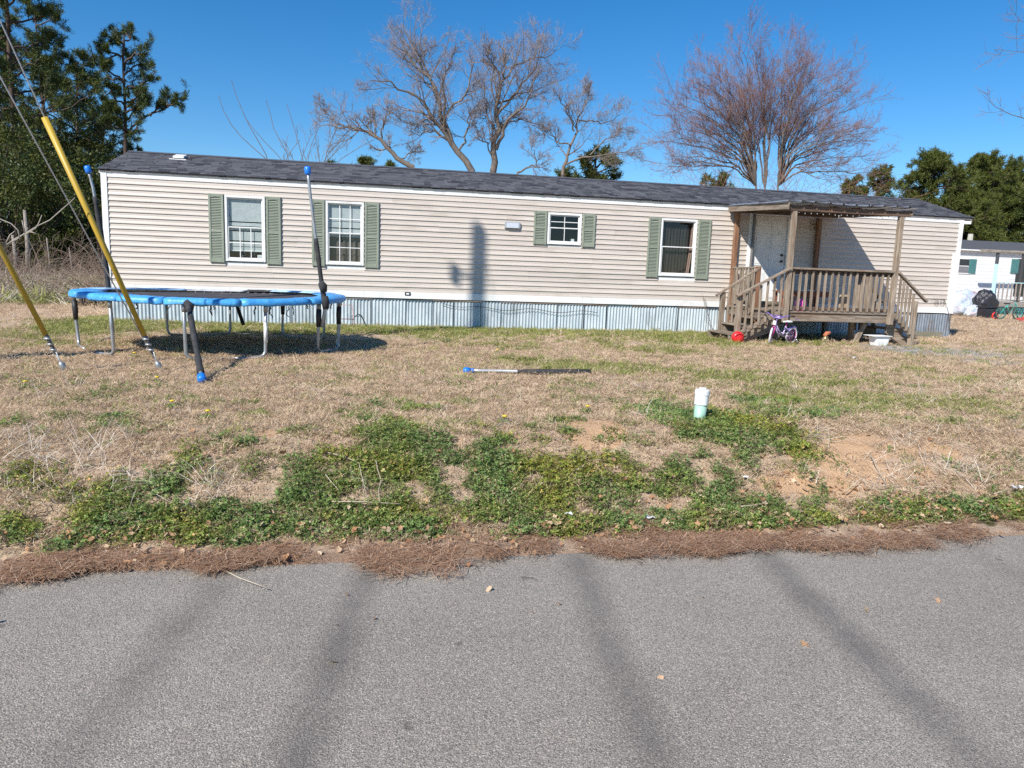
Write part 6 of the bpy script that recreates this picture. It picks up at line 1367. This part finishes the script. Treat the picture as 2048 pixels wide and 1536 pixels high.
bme = MB().bbox(-.03, -.02, 0, .03, .02, .80, .006).mesh('baluster', m_gw)
for k in range(14): inst('baluster', bme, np_, (a_[0]+.22+k*.235, PY-.025, npz+.06), (0, rj.uniform(-.04, .04), 0))
obj('top_beam', MB().bbox(x0_-.35, PY-.05, 2.87, x0_+6.2, PY+.06, 2.99, .01), M('porch_roof_edge', (.35,.31,.26), (.10,.09,.08), 4, .8, .3, 12, stretch=(.5,3,3)), np_)
# bags and bikes by it
m_clear = M('cloudy_clear_bag', (.42,.49,.57), (.58,.63,.70), 5, .25, .9, 9, c3=(.60,.42,.45), dist=.06); m_bag = M('black_bin_bag', (.02,.02,.024), (.035,.035,.04), 5, .3, .9, 7, dist=.06)
def bag(px, py, yy, r, mat, name, lab, cat, sq=(1,1,1), seed=0):
    p = at(px, py, yy); rg = np.random.default_rng(seed); mb = rough_ball((0,0,0), 1, n1=26, n2=16); vs = []
    for v in mb.v:
        d = np.array(v); w_ = 1+.16*math.sin(d[0]*5+seed)*math.sin(d[2]*6+1)+.10*math.sin(d[1]*9+d[2]*4); q = d*w_*r*np.array(sq); q[2] = max(q[2], -r*sq[2]*.8); vs.append((p[0]+q[0], p[1]+q[1], q[2]+r*sq[2]*.8+float(g(p[0], p[1]))))
    mb.v = vs; mb.v = [tuple(v) for v in vs]; o = obj(name, mb, mat); tag(o, lab, cat); return o
bag(1925, 612, 12.5, .52, m_clear, 'clear_bag', 'large clear plastic bag stuffed with pale clothes nearest the home corner', 'plastic bag', (1.25,.8,1.15), 1)
bag(1946, 618, 11.8, .32, m_clear, 'clear_bag', 'smaller whitish plastic bag slumped between the clear bag and black bag', 'plastic bag', (1.1,.8,.85), 2)
bag(1945, 600, 13.2, .45, M('red_cloth', (.62,.06,.05), (.45,.05,.06), 6, .8, .5, 9), 'red_bundle', 'bright red cloth bundle on top of the pale bags', 'cloth bundle', (1.2,.7,1.25), 3)
bag(1968, 605, 11.9, .50, m_bag, 'bin_bag', 'tall bulging black bin bag by the neighbouring porch', 'bin bag', (1.0,.8,1.30), 4)
p = at(1975, 630, 10.8); bt = thing('storage_tote', 'low black plastic storage tote in front of the black bag', 'tote', (p[0], p[1], 0))
obj('tote_body', MB().bbox(p[0]-.32, p[1]-.2, 0, p[0]+.32, p[1]+.2, .42, .03), m_bag, bt); obj('tote_lid', MB().bbox(p[0]-.36, p[1]-.24, .422, p[0]+.36, p[1]+.24, .47, .015), m_bag, bt)
def small_bike(px, py, yy, col, lab, seed):
    p = at(px, py, yy); z0 = float(g(p[0], p[1])); t = thing('bicycle', lab, 'bicycle', (p[0], p[1], z0)); mc = M('bike_paint_%d' % seed, col, tuple(v*.7 for v in col), 5, .3)
    for dx in (-.40, .40):
        w_ = obj('wheel', MB().tube([(p[0]+dx+.23*math.cos(a), p[1], z0+.25+.23*math.sin(a)) for a in np.linspace(0, 6.283, 25)[:-1]], .022, 6, closed=True), m_black, t)
        obj('rim', MB().tube([(p[0]+dx+.20*math.cos(a), p[1], z0+.25+.20*math.sin(a)) for a in np.linspace(0, 6.283, 25)[:-1]], .012, 5, closed=True), mc, w_)
        mb = MB()
        for i in range(10): a = .628*i; mb.tube([(p[0]+dx, p[1], z0+.25), (p[0]+dx+.2*math.cos(a), p[1], z0+.25+.2*math.sin(a))], .004, 4)
        obj('spokes', mb, mc, w_)
    obj('frame', MB().tube([(p[0]-.40,p[1],z0+.25),(p[0]-.15,p[1],z0+.55),(p[0]+.25,p[1],z0+.60),(p[0]+.0,p[1],z0+.25),(p[0]-.15,p[1],z0+.55)], .018, 6).tube([(p[0]+.40,p[1],z0+.25),(p[0]+.25,p[1],z0+.62),(p[0]+.22,p[1],z0+.72)], .018, 6), mc, t)
    obj('handlebar', MB().tube([(p[0]+.2,p[1]-.25,z0+.76),(p[0]+.22,p[1],z0+.72),(p[0]+.2,p[1]+.25,z0+.76)], .014, 6), m_black, t); obj('saddle', MB().bbox(p[0]-.27,p[1]-.05,z0+.60,p[0]-.05,p[1]+.05,z0+.65,.02), m_black, t)
small_bike(2018, 630, 9.8, (.05,.42,.36), 'small teal bicycle lying upright under the neighbouring porch edge', 1)
small_bike(2060, 630, 10.2, (.10,.45,.55), 'second blue green bicycle at the right frame edge', 2)
p = at(1990, 632, 10.0); mb = MB(); tag(obj('toy_ring', MB().tube([(p[0]+.12*math.cos(a), p[1], .14+.12*math.sin(a)) for a in np.linspace(0, 6.283, 20)[:-1]], .03, 6, closed=True), mred), 'dark red toy wheel standing beside the black tote', 'toy wheel')
p = at(2062, 640, 8.6); mb = MB().add([(p[0]-.6,p[1]-.2,.01),(p[0]+.9,p[1]-.2,.01),(p[0]+.9,p[1]+.5,.30),(p[0]-.3,p[1]+.4,.10),(p[0]-.6,p[1]-.2,-.02),(p[0]+.9,p[1]-.2,-.02)], [(0,1,2,3),(4,5,1,0),(1,5,2)]); tag(obj('red_tarp', mb, M('red_tarp_cloth', (.60,.08,.05), (.45,.06,.04), 5, .7, .6, 8)), 'red orange cloth spread on the grass at the right edge before the bicycles', 'tarp')
# pole stub seen beyond the eave return
pp_ = at(1940, 478, 20.0); tag(obj('pale_post', MB().bbox(pp_[0]-.09, 19.9, 0, pp_[0]+.09, 20.08, 4.1, .01), M('pale_post_paint', (.62,.60,.50), (.5,.48,.40), 5, .7)), 'pale slender post rising behind the right eave corner', 'post')
